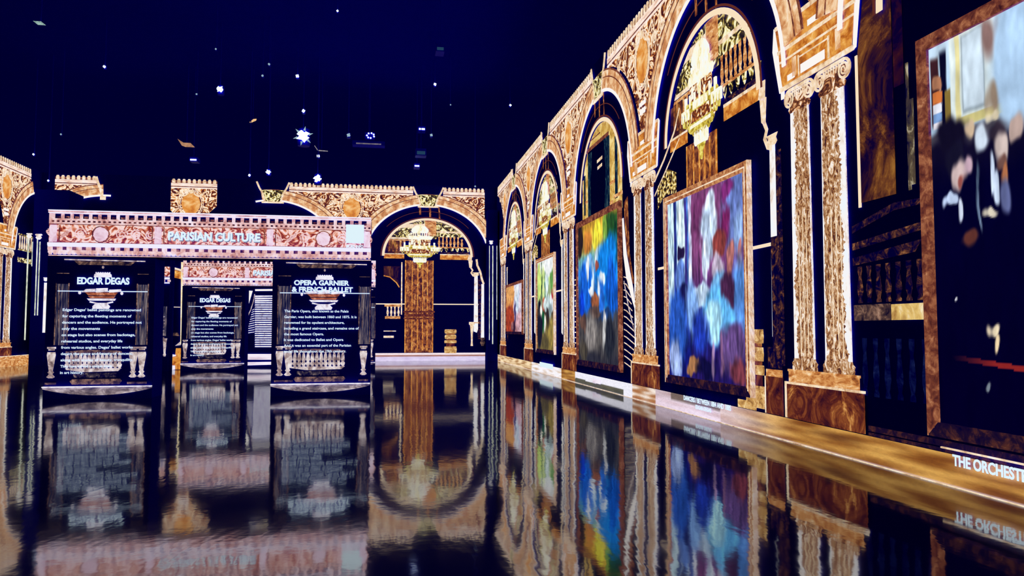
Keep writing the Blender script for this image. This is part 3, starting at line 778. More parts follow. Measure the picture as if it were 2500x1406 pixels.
# violet and blue composition
bgA = lambda u, v: (mixc((16,20,104),(70,120,196),sstep((v-.05)/.6)) if u < .34 else mixc((34,22,90),(124,66,112),sstep((v-.30)/.4)))
itA = [(.05,.72,-.05,.40,(196,226,242),.25),(.115,.66,-.02,.40,(36,44,120),.3),(.20,.80,-.06,.24,(216,240,250),.3),(.335,.72,-.022,.34,(214,216,248),.2),(.275,.66,-.018,.34,(60,52,140),.3),
       (.46,.86,.09,.10,(110,52,96),.8),(.63,.86,.09,.13,(206,222,244),.4),(.58,.76,.10,.14,(190,212,240),.5),(.53,.64,.05,.12,(206,222,246),.5),
       (.90,.84,.12,.24,(104,124,190),.8),(.82,.93,.05,.05,(110,40,100),.8),(.80,.78,.025,.09,(120,36,92),.7),(.92,.70,.05,.12,(140,170,220),.7),
       (.72,.71,.075,.09,(130,58,50),.4),(.70,.56,.07,.09,(206,190,214),.6),(.84,.58,.035,.10,(176,110,104),.5),(.93,.60,.03,.08,(170,104,100),.5),
       (.20,.56,.06,.10,(96,130,206),.5),(.19,.70,.045,.05,(36,24,60),.4),(.24,.44,.075,.10,(22,22,74),.4),
       (.46,.45,.12,.07,(190,214,240),.5),(.34,.38,.10,.16,(120,160,220),.6),(.12,.28,.13,.22,(40,84,180),.6),(.10,.10,.08,.14,(150,170,222),.7),
       (.70,.44,.12,.10,(120,180,234),.5),(.68,.33,.21,.14,(96,176,236),.5),(.62,.30,.12,.10,(170,224,248),.6),(.94,.40,.08,.18,(84,136,212),.7),(.46,.24,.12,.12,(32,56,164),.7),(.80,.46,.08,.06,(70,36,66),.6),
       (.36,.07,.09,.045,(150,104,64),.5),(.54,.06,.12,.05,(14,12,50),.6),(.86,.16,.14,.12,(96,70,124),.8),(.62,.12,.025,.11,(150,120,160),.6),(.74,.14,.025,.10,(120,84,120),.6),(.92,.05,.10,.05,(120,56,64),.8)]
painting('gold framed painting in violet and pale blue, right of the slanted dark gap', 13.42, 10.08, .50, 4.02, blobs(bgA, itA, 2), frame_gold, .15)
# bright blue composition with green and yellow top
bgB = grad([(0,(44,44,50)),(.12,(84,80,76)),(.34,(60,60,64)),(.42,(26,60,120)),(.6,(44,128,220)),(.74,(96,160,170)),(.86,(206,180,70)),(1,(186,140,40))])
itB = [(.06,.9,.10,.12,(40,30,20),.5),(.86,.86,.18,.16,(40,84,30),.5),(.96,.78,.08,.16,(16,60,30),.6),(.50,.90,.12,.12,(246,226,60),.6),(.26,.88,.10,.1,(206,130,50),.7),(.70,.92,.05,.08,(130,170,60),.7),
       (.30,.68,.16,.08,(120,180,240),.5),(.55,.74,.1,.08,(200,216,220),.7),(.22,.52,.16,.2,(26,100,216),.5),(.76,.60,.26,.26,(22,130,226),.4),(.84,.5,.14,.2,(20,90,200),.5),
       (.10,.40,.08,.1,(16,60,190),.6),(.27,.66,.035,.10,(226,238,252),.6),(.40,.58,.03,.13,(196,220,246),.7),(.36,.50,.05,.03,(230,240,250),.6),(.64,.57,.055,.055,(226,238,252),.6),(.52,.68,.05,.04,(140,70,56),.6),(.56,.50,.02,.08,(220,232,248),.6),
       (.46,.44,.1,.05,(150,86,50),.6),(.48,.36,.14,.05,(90,70,60),.7),(.62,.44,.06,.12,(40,110,220),.5),(.70,.3,.12,.05,(30,60,110),.6),
       (.36,.2,.16,.14,(130,124,120),.7),(.8,.16,.14,.12,(36,40,44),.7),(.14,.06,.1,.08,(70,64,50),.8),(.12,.28,.1,.06,(96,70,56),.6),(.66,.22,.035,.14,(190,190,190),.7)]
painting('brown framed bright blue painting with yellow green top', 20.0, 16.12, .52, 4.46, blobs(bgB, itB, 9), frame_brown, .15)
# green room composition
bgC = grad([(0,(120,104,50)),(.25,(120,104,56)),(.42,(70,56,36)),(.56,(150,166,120)),(.8,(186,216,130)),(1,(236,244,232))])
itC = [(.14,.75,.10,.24,(206,236,120),.3),(.28,.76,.02,.3,(20,60,40),.4),(.40,.74,.09,.2,(214,238,150),.4),(.50,.70,.02,.25,(60,120,130),.5),(.60,.76,.06,.2,(216,240,240),.5),(.88,.74,.10,.13,(96,150,70),.4),(.72,.92,.28,.1,(240,246,246),.5),
       (.16,.48,.09,.1,(20,20,24),.4),(.25,.40,.09,.13,(226,226,206),.5),(.42,.50,.08,.1,(190,90,60),.6),(.60,.50,.22,.08,(206,226,226),.5),(.88,.5,.12,.12,(226,240,250),.5),(.78,.42,.10,.1,(150,170,170),.7),
       (.36,.30,.10,.12,(20,84,40),.5),(.48,.27,.06,.1,(220,220,206),.6),(.14,.20,.16,.2,(26,26,34),.6),(.66,.30,.08,.16,(50,40,24),.6),(.8,.16,.2,.16,(150,130,60),.8),(.5,.08,.2,.1,(90,80,44),.8),(.92,.6,.04,.05,(180,40,40),.5),(.6,.42,.05,.06,(40,40,40),.6)]
painting('narrow gold framed painting with a pale green upper half', 25.55, 22.72, .70, 3.96, blobs(bgC, itC, 5), frame_gold, .13, nx=60, nz_=90)
# orange composition
bgD = lambda u, v: mixc((150,52,24),(220,150,80),sstep((v-.1+.5*(.5-u))/.8)) if u < .5 else mixc((176,120,120),(214,206,224),sstep(v*1.6))
itD = [(.22,.85,.3,.2,(226,160,90),.5),(.2,.3,.28,.26,(164,62,26),.4),(.70,.72,.15,.3,(206,220,240),.5),(.92,.5,.12,.5,(222,206,224),.5),(.58,.35,.05,.3,(70,60,110),.6),(.52,.1,.1,.14,(60,34,50),.6),(.4,.12,.07,.1,(140,90,90),.6),(.66,.84,.1,.1,(236,240,248),.5),(.8,.2,.14,.2,(206,160,170),.8)]
painting('small brown framed painting, orange left and white right, near the far corner', 32.2, 28.2, 1.30, 3.44, blobs(bgD, itD, 4), frame_brown, .11, nx=60, nz_=60)
# large dark composition
bgE = grad([(0,(2,0,24)),(.60,(2,1,30)),(.71,(14,10,30)),(.745,(70,66,76)),(.77,(166,192,216)),(.85,(176,208,236)),(1,(196,220,240))])
def fnE():
    def q(u, v, ru, rv, c, soft): return ((u*3.83-.14)/3.55, (v*3.96-.14)/3.68, ru, rv, c, soft)
    it = [q(.175,.86,-.075,.125,(220,232,230),.1), q(.13,.86,-.008,.12,(232,222,160),.3), q(.178,.865,-.038,.10,(150,166,176),.12), q(.178,.868,-.034,.094,(206,224,238),.12),
          q(.19,.755,-.07,.012,(206,196,130),.3), q(.33,.86,.11,.17,(176,208,240),.4), q(.225,.93,.02,.05,(140,110,104),.8), q(.235,.785,.02,.035,(150,130,110),.8),
          q(.055,.85,-.014,.09,(60,30,26),.2), q(.083,.85,-.012,.10,(8,8,30),.2), q(.06,.872,.010,.018,(176,120,86),.4), q(.062,.835,-.016,.016,(214,120,56),.15), q(.062,.808,-.016,.012,(224,226,238),.15), q(.062,.785,-.016,.012,(120,156,206),.2), q(.062,.765,-.016,.008,(226,222,230),.2), q(.096,.80,-.010,.05,(140,116,48),.2),
          q(.10,.73,.05,.05,(16,12,26),.5), q(.16,.735,.018,.020,(206,180,150),.6), q(.20,.70,.026,.040,(206,220,236),.5), q(.235,.745,.016,.014,(214,200,170),.6),
          q(.11,.665,.030,.055,(20,18,34),.4), q(.125,.632,.024,.045,(206,182,180),.5), q(.132,.612,.012,.02,(150,80,70),.7), q(.15,.650,.010,.03,(186,156,170),.6),
          q(.245,.70,.020,.03,(50,40,50),.5), q(.258,.665,.022,.045,(196,178,172),.5), q(.256,.628,.016,.02,(110,76,66),.6), q(.30,.70,.018,.035,(196,170,160),.5),
          q(.095,.575,.024,.020,(196,214,246),.4), q(.125,.545,.012,.030,(214,224,244),.4), q(.225,.61,.010,.045,(206,222,246),.4), q(.238,.585,.008,.04,(206,222,246),.4), q(.262,.60,.012,.03,(176,110,70),.5), q(.262,.55,.018,.04,(96,104,150),.6),
          q(.18,.58,.006,.07,(70,86,110),.5), q(.185,.53,.006,.05,(120,140,170),.6), q(.215,.53,.018,.014,(206,196,176),.5), q(.15,.47,.02,.018,(96,50,36),.7),
          q(.40,.62,.03,.045,(186,160,150),.5), q(.52,.64,.03,.045,(190,160,150),.5), q(.66,.62,.03,.045,(186,160,150),.5), q(.80,.63,.03,.045,(186,160,150),.5),
          q(.212,.265,.020,.018,(246,226,190),.5), q(.220,.235,.014,.018,(240,214,170),.5), q(.10,.335,.006,.006,(220,220,230),.5), q(.19,.13,.008,.008,(120,130,140),.6)]
    f = blobs(bgE, it, 12, .010, .6, .25)
    def g(u, v):
        c = f(u, v)
        r = v-(.178-.09*u)
        if u > .05 and abs(r) < .006: c = mixc(c, (140,36,26), min(1, (u-.05)*7))
        return c
    return g
pe = painting('large brown framed dark painting with a pale blue upper right, at the right edge', 6.53, 2.7, .46, 4.42, fnE(), frame_brown, .14, frame_dark, pic_mat2, 340, 240)

# captions on the projected floor band
def cap(label, Yc, rows):
    t = thing('caption', label, 'lettering', rw(Yc, .02), RW, None)
    for (s_, x, z, h, wd, al) in rows: text('caption_line', s_, text_white, t, x, z, h, wd, .045, al, .03)
    return t
cap('white caption under the violet painting, two lines', 11.72, [('DANCERS / BETWEEN 1884 AND 1885', 0, .235, .085, 1.84, 'CENTER'), ('EDGAR DEGAS', -.1, .13, .07, .62, 'CENTER')])
cap('white caption under the large dark painting at the right edge', 5.0, [('THE ORCHESTRA', -1.26, .215, .105, .92, 'LEFT')])
cp_ = cap('small pale caption plate under the bright blue painting', 18.2, [])
MB().box(-.34,.34,.13,.23,.030,.042).build('plate', strip_white, cp_)
cp_ = cap('pale caption plate under the green painting', 24.1, [])
MB().box(-1.0,1.0,.22,.38,.034,.042).build('plate', card_white, cp_)

# projected floor band at the foot of the walls
band_mat = attr_mat('projected floor picture', (.5,1,2.4), .22, 16)
def bandfn(u, v):
    Y = 34.8-u*36.0
    z = v*.31
    n = noise.noise(Vector((Y*1.3, z*14, 2)))*.5+.5; n2 = noise.noise(Vector((Y*.55, z*9, 5)))*.5+.5
    gold = mixc((120,66,14),(220,168,84), sstep(n*1.3-.1))
    gold = mixc(gold, (70,38,14), sstep(n2*1.8-1.0))
    pink = mixc((196,160,160),(246,230,248), sstep(n2*1.5-.2))
    if Y < 8.8: c = gold
    elif Y < 11.2: c = mixc(gold, pink, sstep((Y-8.8)/2.4)*.8)
    elif Y < 14.1: c = mixc(pink, (110,92,80), sstep((z-.17+.04*n)/.06)*(.9 if Y < 13.3 else .2))
    elif Y < 15.5: c = mixc((170,110,60),(246,232,220),sstep(n*2-.5))
    elif Y < 20.4: c = (240,238,248) if z > .13+.1*(n-.5) or Y < 16.1 else mixc((70,70,58),(110,106,84),n)
    elif Y < 22: c = gold
    elif Y < 26.6: c = mixc((206,170,130),(250,246,250),sstep(n*1.6))
    else: c = mixc((150,100,48),(250,224,180), sstep(n*1.5-.1))
    if z < .012: c = mixc(c, (240,220,220), .8)
    return c
t1 = thing('projected_floor_band', 'gold and pink projected floor band along the foot of the right wall', 'floor band', rw(34.8), RW)
picture('band', t1, band_mat, 0, 36, 0, .31, .038, bandfn, 900, 12)
MB().box(0,36,-.0,.008,0,.05).build('bottom_line', cream_soft, t1)
MB().box(28.35,33,.345,.36,0,.03).build('top_line', cream_soft, t1)
MB().box(27.25,33,.312,.343,0,.02).box(27.25,33,.362,.42,0,.02).build('top_moulding', frame_dark, t1)
bm_ = thing('projected_floor_band', 'white and pink projected floor band along the foot of the far wall', 'floor band', bw(-15), 0)
def bandb(u, v):
    n = noise.noise(Vector((u*30, v*4, 2)))*.5+.5
    c = (246,228,232) if v > .72 else (mixc((150,96,80),(190,140,120),n) if v > .5 else mixc((236,226,250),(206,190,226),n))
    return c
picture('band', bm_, band_mat, 8.0, 19.85, 0, .38, .02, bandb, 240, 10)
bl_ = thing('projected_floor_band', 'gold projected floor band at the foot of the left wall', 'floor band', lw(30, .045), PI/2)
MB().box(-2,4.7,0,.42,0,.02).build('band', gold_plain, bl_)
MB().box(-2,4.7,.40,.43,0,.026).build('top_line', cream_soft, bl_)

# ------------------------------------------------------------------ dark corner piers with thin lit edges
def corner_pier(label, x0, x1, y0, y1, H, lines, gleam):
    t = thing('corner_pier', label, 'pier', ((x0+x1)/2, y0, 0))
    hw = (x1-x0)/2
    MB().solid(-hw, hw, 0, y1-y0, 0, H).build('shaft', black_wall, t)
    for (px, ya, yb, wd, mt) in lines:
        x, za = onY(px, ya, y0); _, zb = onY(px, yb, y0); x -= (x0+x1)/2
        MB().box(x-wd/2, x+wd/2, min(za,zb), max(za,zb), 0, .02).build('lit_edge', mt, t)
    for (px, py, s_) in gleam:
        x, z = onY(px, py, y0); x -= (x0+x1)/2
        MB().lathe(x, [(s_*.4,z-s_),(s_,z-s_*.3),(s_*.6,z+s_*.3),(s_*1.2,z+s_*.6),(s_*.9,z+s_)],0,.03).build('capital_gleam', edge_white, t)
    return t
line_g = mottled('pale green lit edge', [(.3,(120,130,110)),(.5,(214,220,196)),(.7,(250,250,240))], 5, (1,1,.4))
corner_pier('tall black pier with thin lit edges in the far right corner', 4.86, 5.33, 34.6, 35.3, 7.2,
            [(1195,600,830,.035,line_g),(1203,600,840,.05,line_g),(1213,600,780,.03,line_g)], [(1199,592,.09)])
corner_pier('tall black pier with thin lit edges left of the near kiosk', -14.55, -13.2, 33.8, 35.3, 7.4,
            [(70,580,830,.05,line_g),(80,590,650,.03,line_g),(92,580,770,.04,line_g),(98,590,770,.04,line_g),(112,690,812,.12,edge_white),(112,860,880,.07,edge_white),(112,895,912,.07,edge_white)],
            [(72,575,.10),(95,578,.12),(112,682,.08)])

# ------------------------------------------------------------------ kiosk gates
KY = 17.4
KX0, _ = onY(508, 950, KY)
def K(px, py):
    x, z = onY(px, py, KY); return x-KX0, z
def kx(px, py=780): return K(px, py)[0]
def kz(py, px=245): return K(px, py)[1]
bx0, bx1 = K(121,575)[0], K(906,575)[0]
zT, zB = kz(513,121), kz(624,121)
def zz(py): return kz(py, 121)       # heights read off at the left end of the beam
def make_gate(label):
    t = thing('kiosk_beam', label, 'beam', (KX0, KY, 0))
    D = .7
    # core of the beam
    core = MB().solid(bx0, bx1, 0.0, D, zB, zT-.02).build('core', black_wall, t)
    f = MB().box(bx0, bx1, zz(519), zT, 0, .10).box(bx0, bx1, zz(546), zz(519), 0, .05)
    up = f.build('upper_cornice', pink_stone, t)
    MB().box(bx0, bx1, zz(515.5), zz(513.0), .0, .115).box(bx0,bx1,zz(520.5),zz(519),0,.104).build('cornice_line', ledge_white, up)
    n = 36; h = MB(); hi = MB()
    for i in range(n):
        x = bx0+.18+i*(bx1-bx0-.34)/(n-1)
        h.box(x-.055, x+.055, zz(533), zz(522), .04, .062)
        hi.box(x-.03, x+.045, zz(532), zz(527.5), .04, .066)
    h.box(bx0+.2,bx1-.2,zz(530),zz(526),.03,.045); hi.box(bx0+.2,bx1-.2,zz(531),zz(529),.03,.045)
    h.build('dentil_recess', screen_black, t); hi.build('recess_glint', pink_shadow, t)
    s = MB(); n = 66
    for i in range(n):
        x = bx0+.08+i*(bx1-bx0-.12)/(n-1); s.box(x-.025, x+.025, zz(542), zz(538), .04, .06)
    s.box(bx0+.1,bx1-.1,zz(541),zz(539),.03,.045)
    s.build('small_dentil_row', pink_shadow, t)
    fz = MB().box(bx0, bx1, zz(593), zz(545), 0, .035).build('frieze', red_carved, t)
    MB().box(bx0,bx1,zz(547.5),zz(545),0,.045).box(bx0,bx1,zz(593),zz(591),0,.045).build('frieze_edge', frame_brown, fz)
    for px in (124, 387.5, 660, 897):
        x = min(max(K(px,570)[0], bx0+.09), bx1-.09)
        MB().prism([(x-.07,zz(590)),(x+.07,zz(590)),(x+.075,zz(584)),(x+.06,zz(570)),(x+.075,zz(556)),(x+.06,zz(549)),(x-.06,zz(549)),(x-.075,zz(556)),(x-.06,zz(570)),(x-.075,zz(584))],0,.06).build('pilaster_strip', lavender, t)
        for e_ in (-.12, .12):
            if bx0+.02 < x+e_ < bx1-.02: MB().box(x+e_-.01,x+e_+.01,zz(590),zz(549),0,.05).build('panel_edge', frame_brown, t)
    for px, py in ((248,570),(790,580)):
        x = K(px,570)[0]
        dsk = MB().disc(x, zz(570), .145, .15, 0, .055).build('rosette_disc', lavender, t)
        pts = [(x+.17*math.cos(2*PI*i/24), zz(570)+.175*math.sin(2*PI*i/24)) for i in range(25)]
        MB().stroke(pts, .018, 0, .05).build('disc_ring', frame_brown, dsk)
    sc = MB()
    for base in (K(248,570)[0], K(790,570)[0]):
        for sg in (-1,1):
            for q_ in range(3):
                cx = base+sg*(.42+.30*q_); rr = .13-.012*q_
                sc.stroke([(cx+rr*(1-i/30)*math.cos(sg*i*.5+q_), zz(570)+rr*(1-i/30)*math.sin(i*.5+q_)) for i in range(26)], .022, 0, .044)
    build_each(sc, 'scroll_relief', pink_stone, t)
    build_each(MB().box(bx0, bx1, zz(599), zz(592.5), 0, .10).box(bx0,bx1,zz(602),zz(599),0,.085), 'lower_ledge', ledge_white, t)
    MB().box(bx0, bx1, zz(610), zz(601.5), 0, .04).build('block_backing', pink_shadow, t)
    s = MB(); n = 36
    for i in range(n):
        x = bx0+.04+i*(bx1-bx0-.08)/(n-1); s.box(x-.05 if i else x-.04, x+.05 if i < n-1 else x+.04, zz(610), zz(602.5), .03, .08)
    s.box(bx0+.1,bx1-.1,zz(608),zz(604),.02,.035)
    s.build('block_row', pink_stone, t)
    MB().box(bx0, bx1, zz(617), zz(610), 0, .06).build('lower_moulding', pink_stone, t)
    s = MB(); n = 74
    for i in range(n):
        x = bx0+.04+i*(bx1-bx0-.08)/(n-1); s.box(x-.026, x+.022, zz(620.5), zz(616.5), 0, .055)
    s.box(bx0+.1,bx1-.1,zz(619.5),zz(617.5),-.03,.003)
    s.build('bottom_dentil_row', pink_stone, t)
    MB().box(bx0, bx1, zz(624), zz(622), 0, .03).build('soffit_line', pink_stone, t)
    xa = K(413,575)[0]; xb = K(637,575)[0]
    text('title_shadow', 'PARISIAN CULTURE', text_shadow, t, xa+.015, zz(580.5)-.02, .185, xb-xa, .075, 'LEFT', .042)
    text('title_lettering', 'PARISIAN CULTURE', text_white, t, xa, zz(580.5)-.0, .185, xb-xa, .085, 'LEFT', .042)
    # info card
    xq0, xq1 = K(845,570)[0], K(889,570)[0]
    zq0, zq1 = K(865,594)[1], K(865,549.5)[1]
    MB().box(xq0, xq1, zq0, zq1, 0, .09).build('info_card', card_white, t)
    text('info_lettering', 'MORE INFO', text_white, t, xq0+.01, K(865,606)[1], .065, xq1-xq0-.02, .11, 'LEFT', .04)
    return t
gate = make_gate('red stone beam with dentils lettered in white, front one nearest the camera')

TXT_A = ["Edgar Degas' ballet paintings are renowned", "for capturing the fleeting moments of", "dancers and the audience. He portrayed not", "only the movements",
         "on stage but also scenes from backstage,", "rehearsal studios, and everyday life", "from various angles. Degas' ballet works", "depict the grace and beauty of dancers,", "along with scenes of beauty, tranquility.", "They have carved a unique place", "in art history."]
WA = [345,322,348,246,333,302,328,328,330,278,210]
TXT_B = ["The Paris Opera, also known as the Palais", "Garnier, was built between 1860 and 1875. It is", "renowned for its opulent architecture,", "including a grand staircase, and remains one of", "the most famous Opera.",
         "It was dedicated to Ballet and Opera", "And it was an essential part of the Parisian", "social life throughout the 19th century."]
def make_pillar(label, kind, pxl, pxr):
    # all positions read relative to the pillar's left edge
    xl = K(pxl, 780)[0]; xr = K(pxr, 780)[0]
    t = thing('kiosk_pillar', label, 'pillar', (KX0+(xl+xr)/2, KY, 0), 0)
    cx = (xl+xr)/2; hw = (xr-xl)/2
    zt = kz(626)
    MB().solid(-hw, hw, .0, .7, 0, zt-.02).build('body', black_wall, t)
    MB().box(-hw, hw, kz(943), zt-.03, 0, .01).build('screen', screen_black, t)
    pm = (pxl+pxr)/2
    def X(px): return (px-pm)*(2*hw)/(pxr-pxl)
    def Z(py): return kz(py, 245)
    mir = 1 if kind == 'A' else -1
    o = 247 if kind == 'A' else 790
    def U(u): return X(o+u)         # offset in pixels from the urn axis
    # soffit
    MB().prism([(U(-94),Z(633.5)),(U(104),Z(635.5)),(U(104),Z(638)),(U(-94),Z(636))],.01,.04).build('soffit_edge', silver, t)
    MB().prism([(U(-70),Z(638)),(U(78),Z(639)),(U(68),Z(647)),(U(-60),Z(647))],.01,.03).build('soffit_panel', bronze, t)
    MB().disc(U(0),Z(652.5),.022,.03,.01,.03,12).build('pendant_knob', silver, t)
    # urn shaped chandelier
    ur = MB().prism([(U(-22),Z(677)),(U(22),Z(677)),(U(21),Z(670)),(U(14),Z(666)),(U(-14),Z(666)),(U(-21),Z(670))],.01,.022)
    for k in range(-3,4): ur.box(U(k*5.5)-.012,U(k*5.5)+.012,Z(668),Z(664.5),.01,.026)
    ur.build('crown', silver_bright, t)
    MB().box(U(-108),U(112),Z(712.3),Z(710.2),.01,.024).build('cross_line', text_white, t)
    bw_ = MB()
    for (a_, b__, zt_) in ((-50,-17,705),(-15,13,703),(17,46,706)):
        bw_.prism([(U(a_),Z(714)),(U(b__),Z(712)),(U(b__),Z(zt_)),(U(a_+10 if a_ < -20 else a_),Z(zt_+1)),],.01,.03)
    bw_.disc(U(-55),Z(715),.028,.035,.01,.03,10).disc(U(48),Z(716),.028,.035,.01,.03,10)
    bowl = bw_.build('candle_rim', silver_bright, t)
    MB().prism([(U(-42),Z(714)),(U(38),Z(714)),(U(32),Z(721)),(U(-34),Z(721))],.01,.028).prism([(U(-35),Z(723)),(U(32),Z(723)),(U(28),Z(728)),(U(-28),Z(728))],.01,.028).build('bowl', rust, t)
    MB().prism([(U(-37),Z(729)),(U(34),Z(729)),(U(31),Z(734)),(U(-32),Z(734))],.01,.03).stroke([(U(-30),Z(737)),(U(-10),Z(741)),(U(10),Z(741)),(U(27),Z(737))],.03,.01,.026).build('bowl_rim', silver_bright, t)
    MB().prism([(U(-22),Z(754)),(U(17),Z(754)),(U(20),Z(748)),(U(14),Z(742)),(U(-17),Z(742)),(U(-23),Z(748))],.01,.03).build('bowl_foot', silver_bright, t)
    # pilasters
    for a_, b__ in ((-112,-82),(86,113)):
        p_ = MB().box(U(a_),U(b__),Z(842),Z(694),.01,.016).build('pilaster', silver_dim, t)
        MB().box(U(a_)-.012,U(a_)+.008,Z(842),Z(692),.01,.02).box(U(b__)-.008,U(b__)+.012,Z(842),Z(692),.01,.02).box(U(a_+8)-.006,U(a_+8)+.006,Z(800),Z(700),.01,.02).build('pilaster_edge', bronze, p_)
        MB().box(U(a_),U(b__),Z(669),Z(667.5),.01,.016).build('pilaster_cap', bronze, t)
    # balustrade
    MB().prism([(U(-84),Z(865)),(U(-84),Z(858)),(U(-40),Z(854)),(U(30),Z(854)),(U(52),Z(858)),(U(52),Z(865)),(U(30),Z(861)),(U(-40),Z(861))],.01,.024).build('top_rail', bronze, t)
    for k in range(13):
        px = -80+k*10.6
        z1_, z0_ = Z(862), Z(896)
        MB().lathe(U(px),[(.035,z0_),(.05,z0_+.05),(.025,z0_+.09),(.045,z0_+.13),(.03,z0_+.24),(.018,z0_+.28),(.035,z1_)],.01,.022).build('baluster', silver, t)
    m = MB().prism([(U(-82),Z(899)),(U(52),Z(899)),(U(44),Z(906)),(U(-40),Z(908)),(U(-82),Z(902))],.01,.026)
    for k in range(13):
        m.prism([(U(-84+k*10.6),Z(900)),(U(-75+k*10.6),Z(900)),(U(-79.5+k*10.6),Z(893))],.01,.026)
    m.build('bottom_rail', silver, t)
    MB().box(U(-64),U(40),Z(921),Z(910),.01,.02).build('dark_relief', dark_relief, t)
    MB().prism([(U(-66),Z(938)),(U(48),Z(938)),(U(54),Z(930)),(U(50),Z(925)),(U(-66),Z(925)),(U(-72),Z(930))],.01,.028).build('base_moulding', bronze, t)
    # turned posts, paired on one side and single on the other
    posts = (81,102,-118) if kind == 'A' else (-106,-86,98)
    for u_ in posts:
        MB().box(U(u_)-.085,U(u_)+.085,Z(851),Z(846.5),.01,.03).box(U(u_)-.06,U(u_)+.06,Z(855),Z(852),.01,.026)\
            .lathe(U(u_),[(.04,Z(922)),(.08,Z(919)),(.05,Z(915)),(.03,Z(912)),(.06,Z(908)),(.035,Z(905)),(.055,Z(890)),(.085,Z(866)),(.075,Z(859))],.01,.034)\
            .build('turned_post', silver, t)
        MB().box(U(u_)-.11,U(u_)+.11,Z(938),Z(933),.01,.03).build('post_foot', bronze, t)
    # curved plinth
    hwp = hw
    MB().box(-hwp,hwp,Z(944.5),Z(942),.0,.10).build('plinth_edge', silver_bright, t)
    pts = [(-hwp,Z(945))]+[(hwp*(-1+2*i/24), Z(948+16*math.sin(PI*i/24)**.8)) for i in range(25)]+[(hwp,Z(945))]
    MB().prism(pts,.0,.06).build('plinth', plinth_mat, t)
    MB().box(-hwp,hwp,0,Z(944.5),.0,.03).build('kick_board', screen_black, t)
    # lettering
    if kind == 'A':
        text('title_lettering', 'EDGAR DEGAS', text_white, t, X(186), Z(693.5), .145, X(314)-X(186), .045, 'LEFT', .045)
        for i, (s_, w__) in enumerate(zip(TXT_A, WA)):
            text('text_line', s_, text_white, t, X(153.5-.4*i*.3), Z(759.5+i*15.2), .058, (w__-154)*(2*hw)/(pxr-pxl), .045, 'LEFT', .02, thick=.003)
    else:
        text('title_lettering', 'OPERA GARNIER', text_white, t, X(716), Z(691), .112, X(851)-X(716), .045, 'LEFT', .045)
        text('title_lettering', '& FRENCH BALLET', text_white, t, X(711), Z(708), .112, X(860)-X(711), .045, 'LEFT', .045)
        WB = [850,870,840,876,790,838,857,845]
        for i, (s_, w__) in enumerate(zip(TXT_B, WB)):
            text('text_line', s_, text_white, t, X(694), Z(760.5+i*14.6), .058, (w__-694)*(2*hw)/(pxr-pxl), .045, 'LEFT', .02, thick=.003)
    return t
silver_bright = mottled('bright silver stone', [(.30,(170,150,160)),(.48,(236,230,240)),(.7,(250,252,255))], 7)
dark_relief = mottled('dark relief stone', [(.44,(10,6,30)),(.54,(56,48,50)),(.66,(130,110,100)),(.8,(230,214,200))], 9)
pa = make_pillar('near kiosk pillar with white biography text, under the left end of the beam', 'A', 112, 376)
pb = make_pillar('near kiosk pillar with two line opera house title, under the right beam end', 'B', 664, 905)
# the second gate, farther back
K2Y = 28.3
x2, _ = onY(442, 850, K2Y)
off = x2-(KX0+K(112,780)[0])
dup(gate, (KX0+off, K2Y, 0), 'red stone beam with dentils, far one seen through the near gate')
def shift(o, label): return dup(o, (o.location.x+off, K2Y, 0), label)
shift(pa, 'far kiosk pillar with small biography text, seen through the near gate')
shift(pb, 'far kiosk pillar almost hidden behind the near right pillar')
# narrow return panel left of the far pillar
xa, _ = onY(376,780,K2Y); xb, _ = onY(412,780,K2Y)
rp = thing('return_panel', 'narrow dark panel with letter fragments between near left pillar and gold pier', 'panel', ((xa+xb)/2, K2Y, 0))
hw = (xb-xa)/2
def Z2(py): return onY(395, py, K2Y)[1]
def X2(px): return onY(px, 780, K2Y)[0]-(xa+xb)/2
MB().solid(-hw,hw,0,.6,0,Z2(622)).build('body', black_wall, rp)
MB().box(-hw,hw,Z2(675),Z2(651),0,.03).build('frieze', red_carved, rp)
build_each(MB().box(-hw,hw,Z2(682),Z2(677),0,.06).box(-hw,hw,Z2(692),Z2(689),0,.04), 'ledge', ledge_white, rp)
s = MB()
for k in range(3): s.box(-hw+.05+k*.19,-hw+.15+k*.19,Z2(688),Z2(683),0,.05)
s.build('block_row', pink_stone, rp)
text('title_lettering', 'O', text_white, rp, X2(380), Z2(730), .14, .13, .02, 'LEFT', .04)
text('title_lettering', '&', text_white, rp, X2(383), Z2(740), .14, .14, .02, 'LEFT', .04)
MB().box(X2(392),X2(407),Z2(820),Z2(748),0,.014).build('pilaster', silver_dim, rp)
for i, s_ in enumerate(['ris Op', 'ier, wa', 'owned', 'ing a gr', 'st fam', 'dedic', 'it was']):
    text('text_line', s_, silver, rp, X2(381), Z2(774+i*8.6), .05, .3, .03, 'LEFT', .02)
for px in (390,404):
    MB().lathe(X2(px),[(.03,Z2(870)),(.05,Z2(866)),(.03,Z2(862)),(.10 if px < 400 else .06,Z2(832)),(.08,Z2(826))],0,.02).build('turned_post', silver, rp)
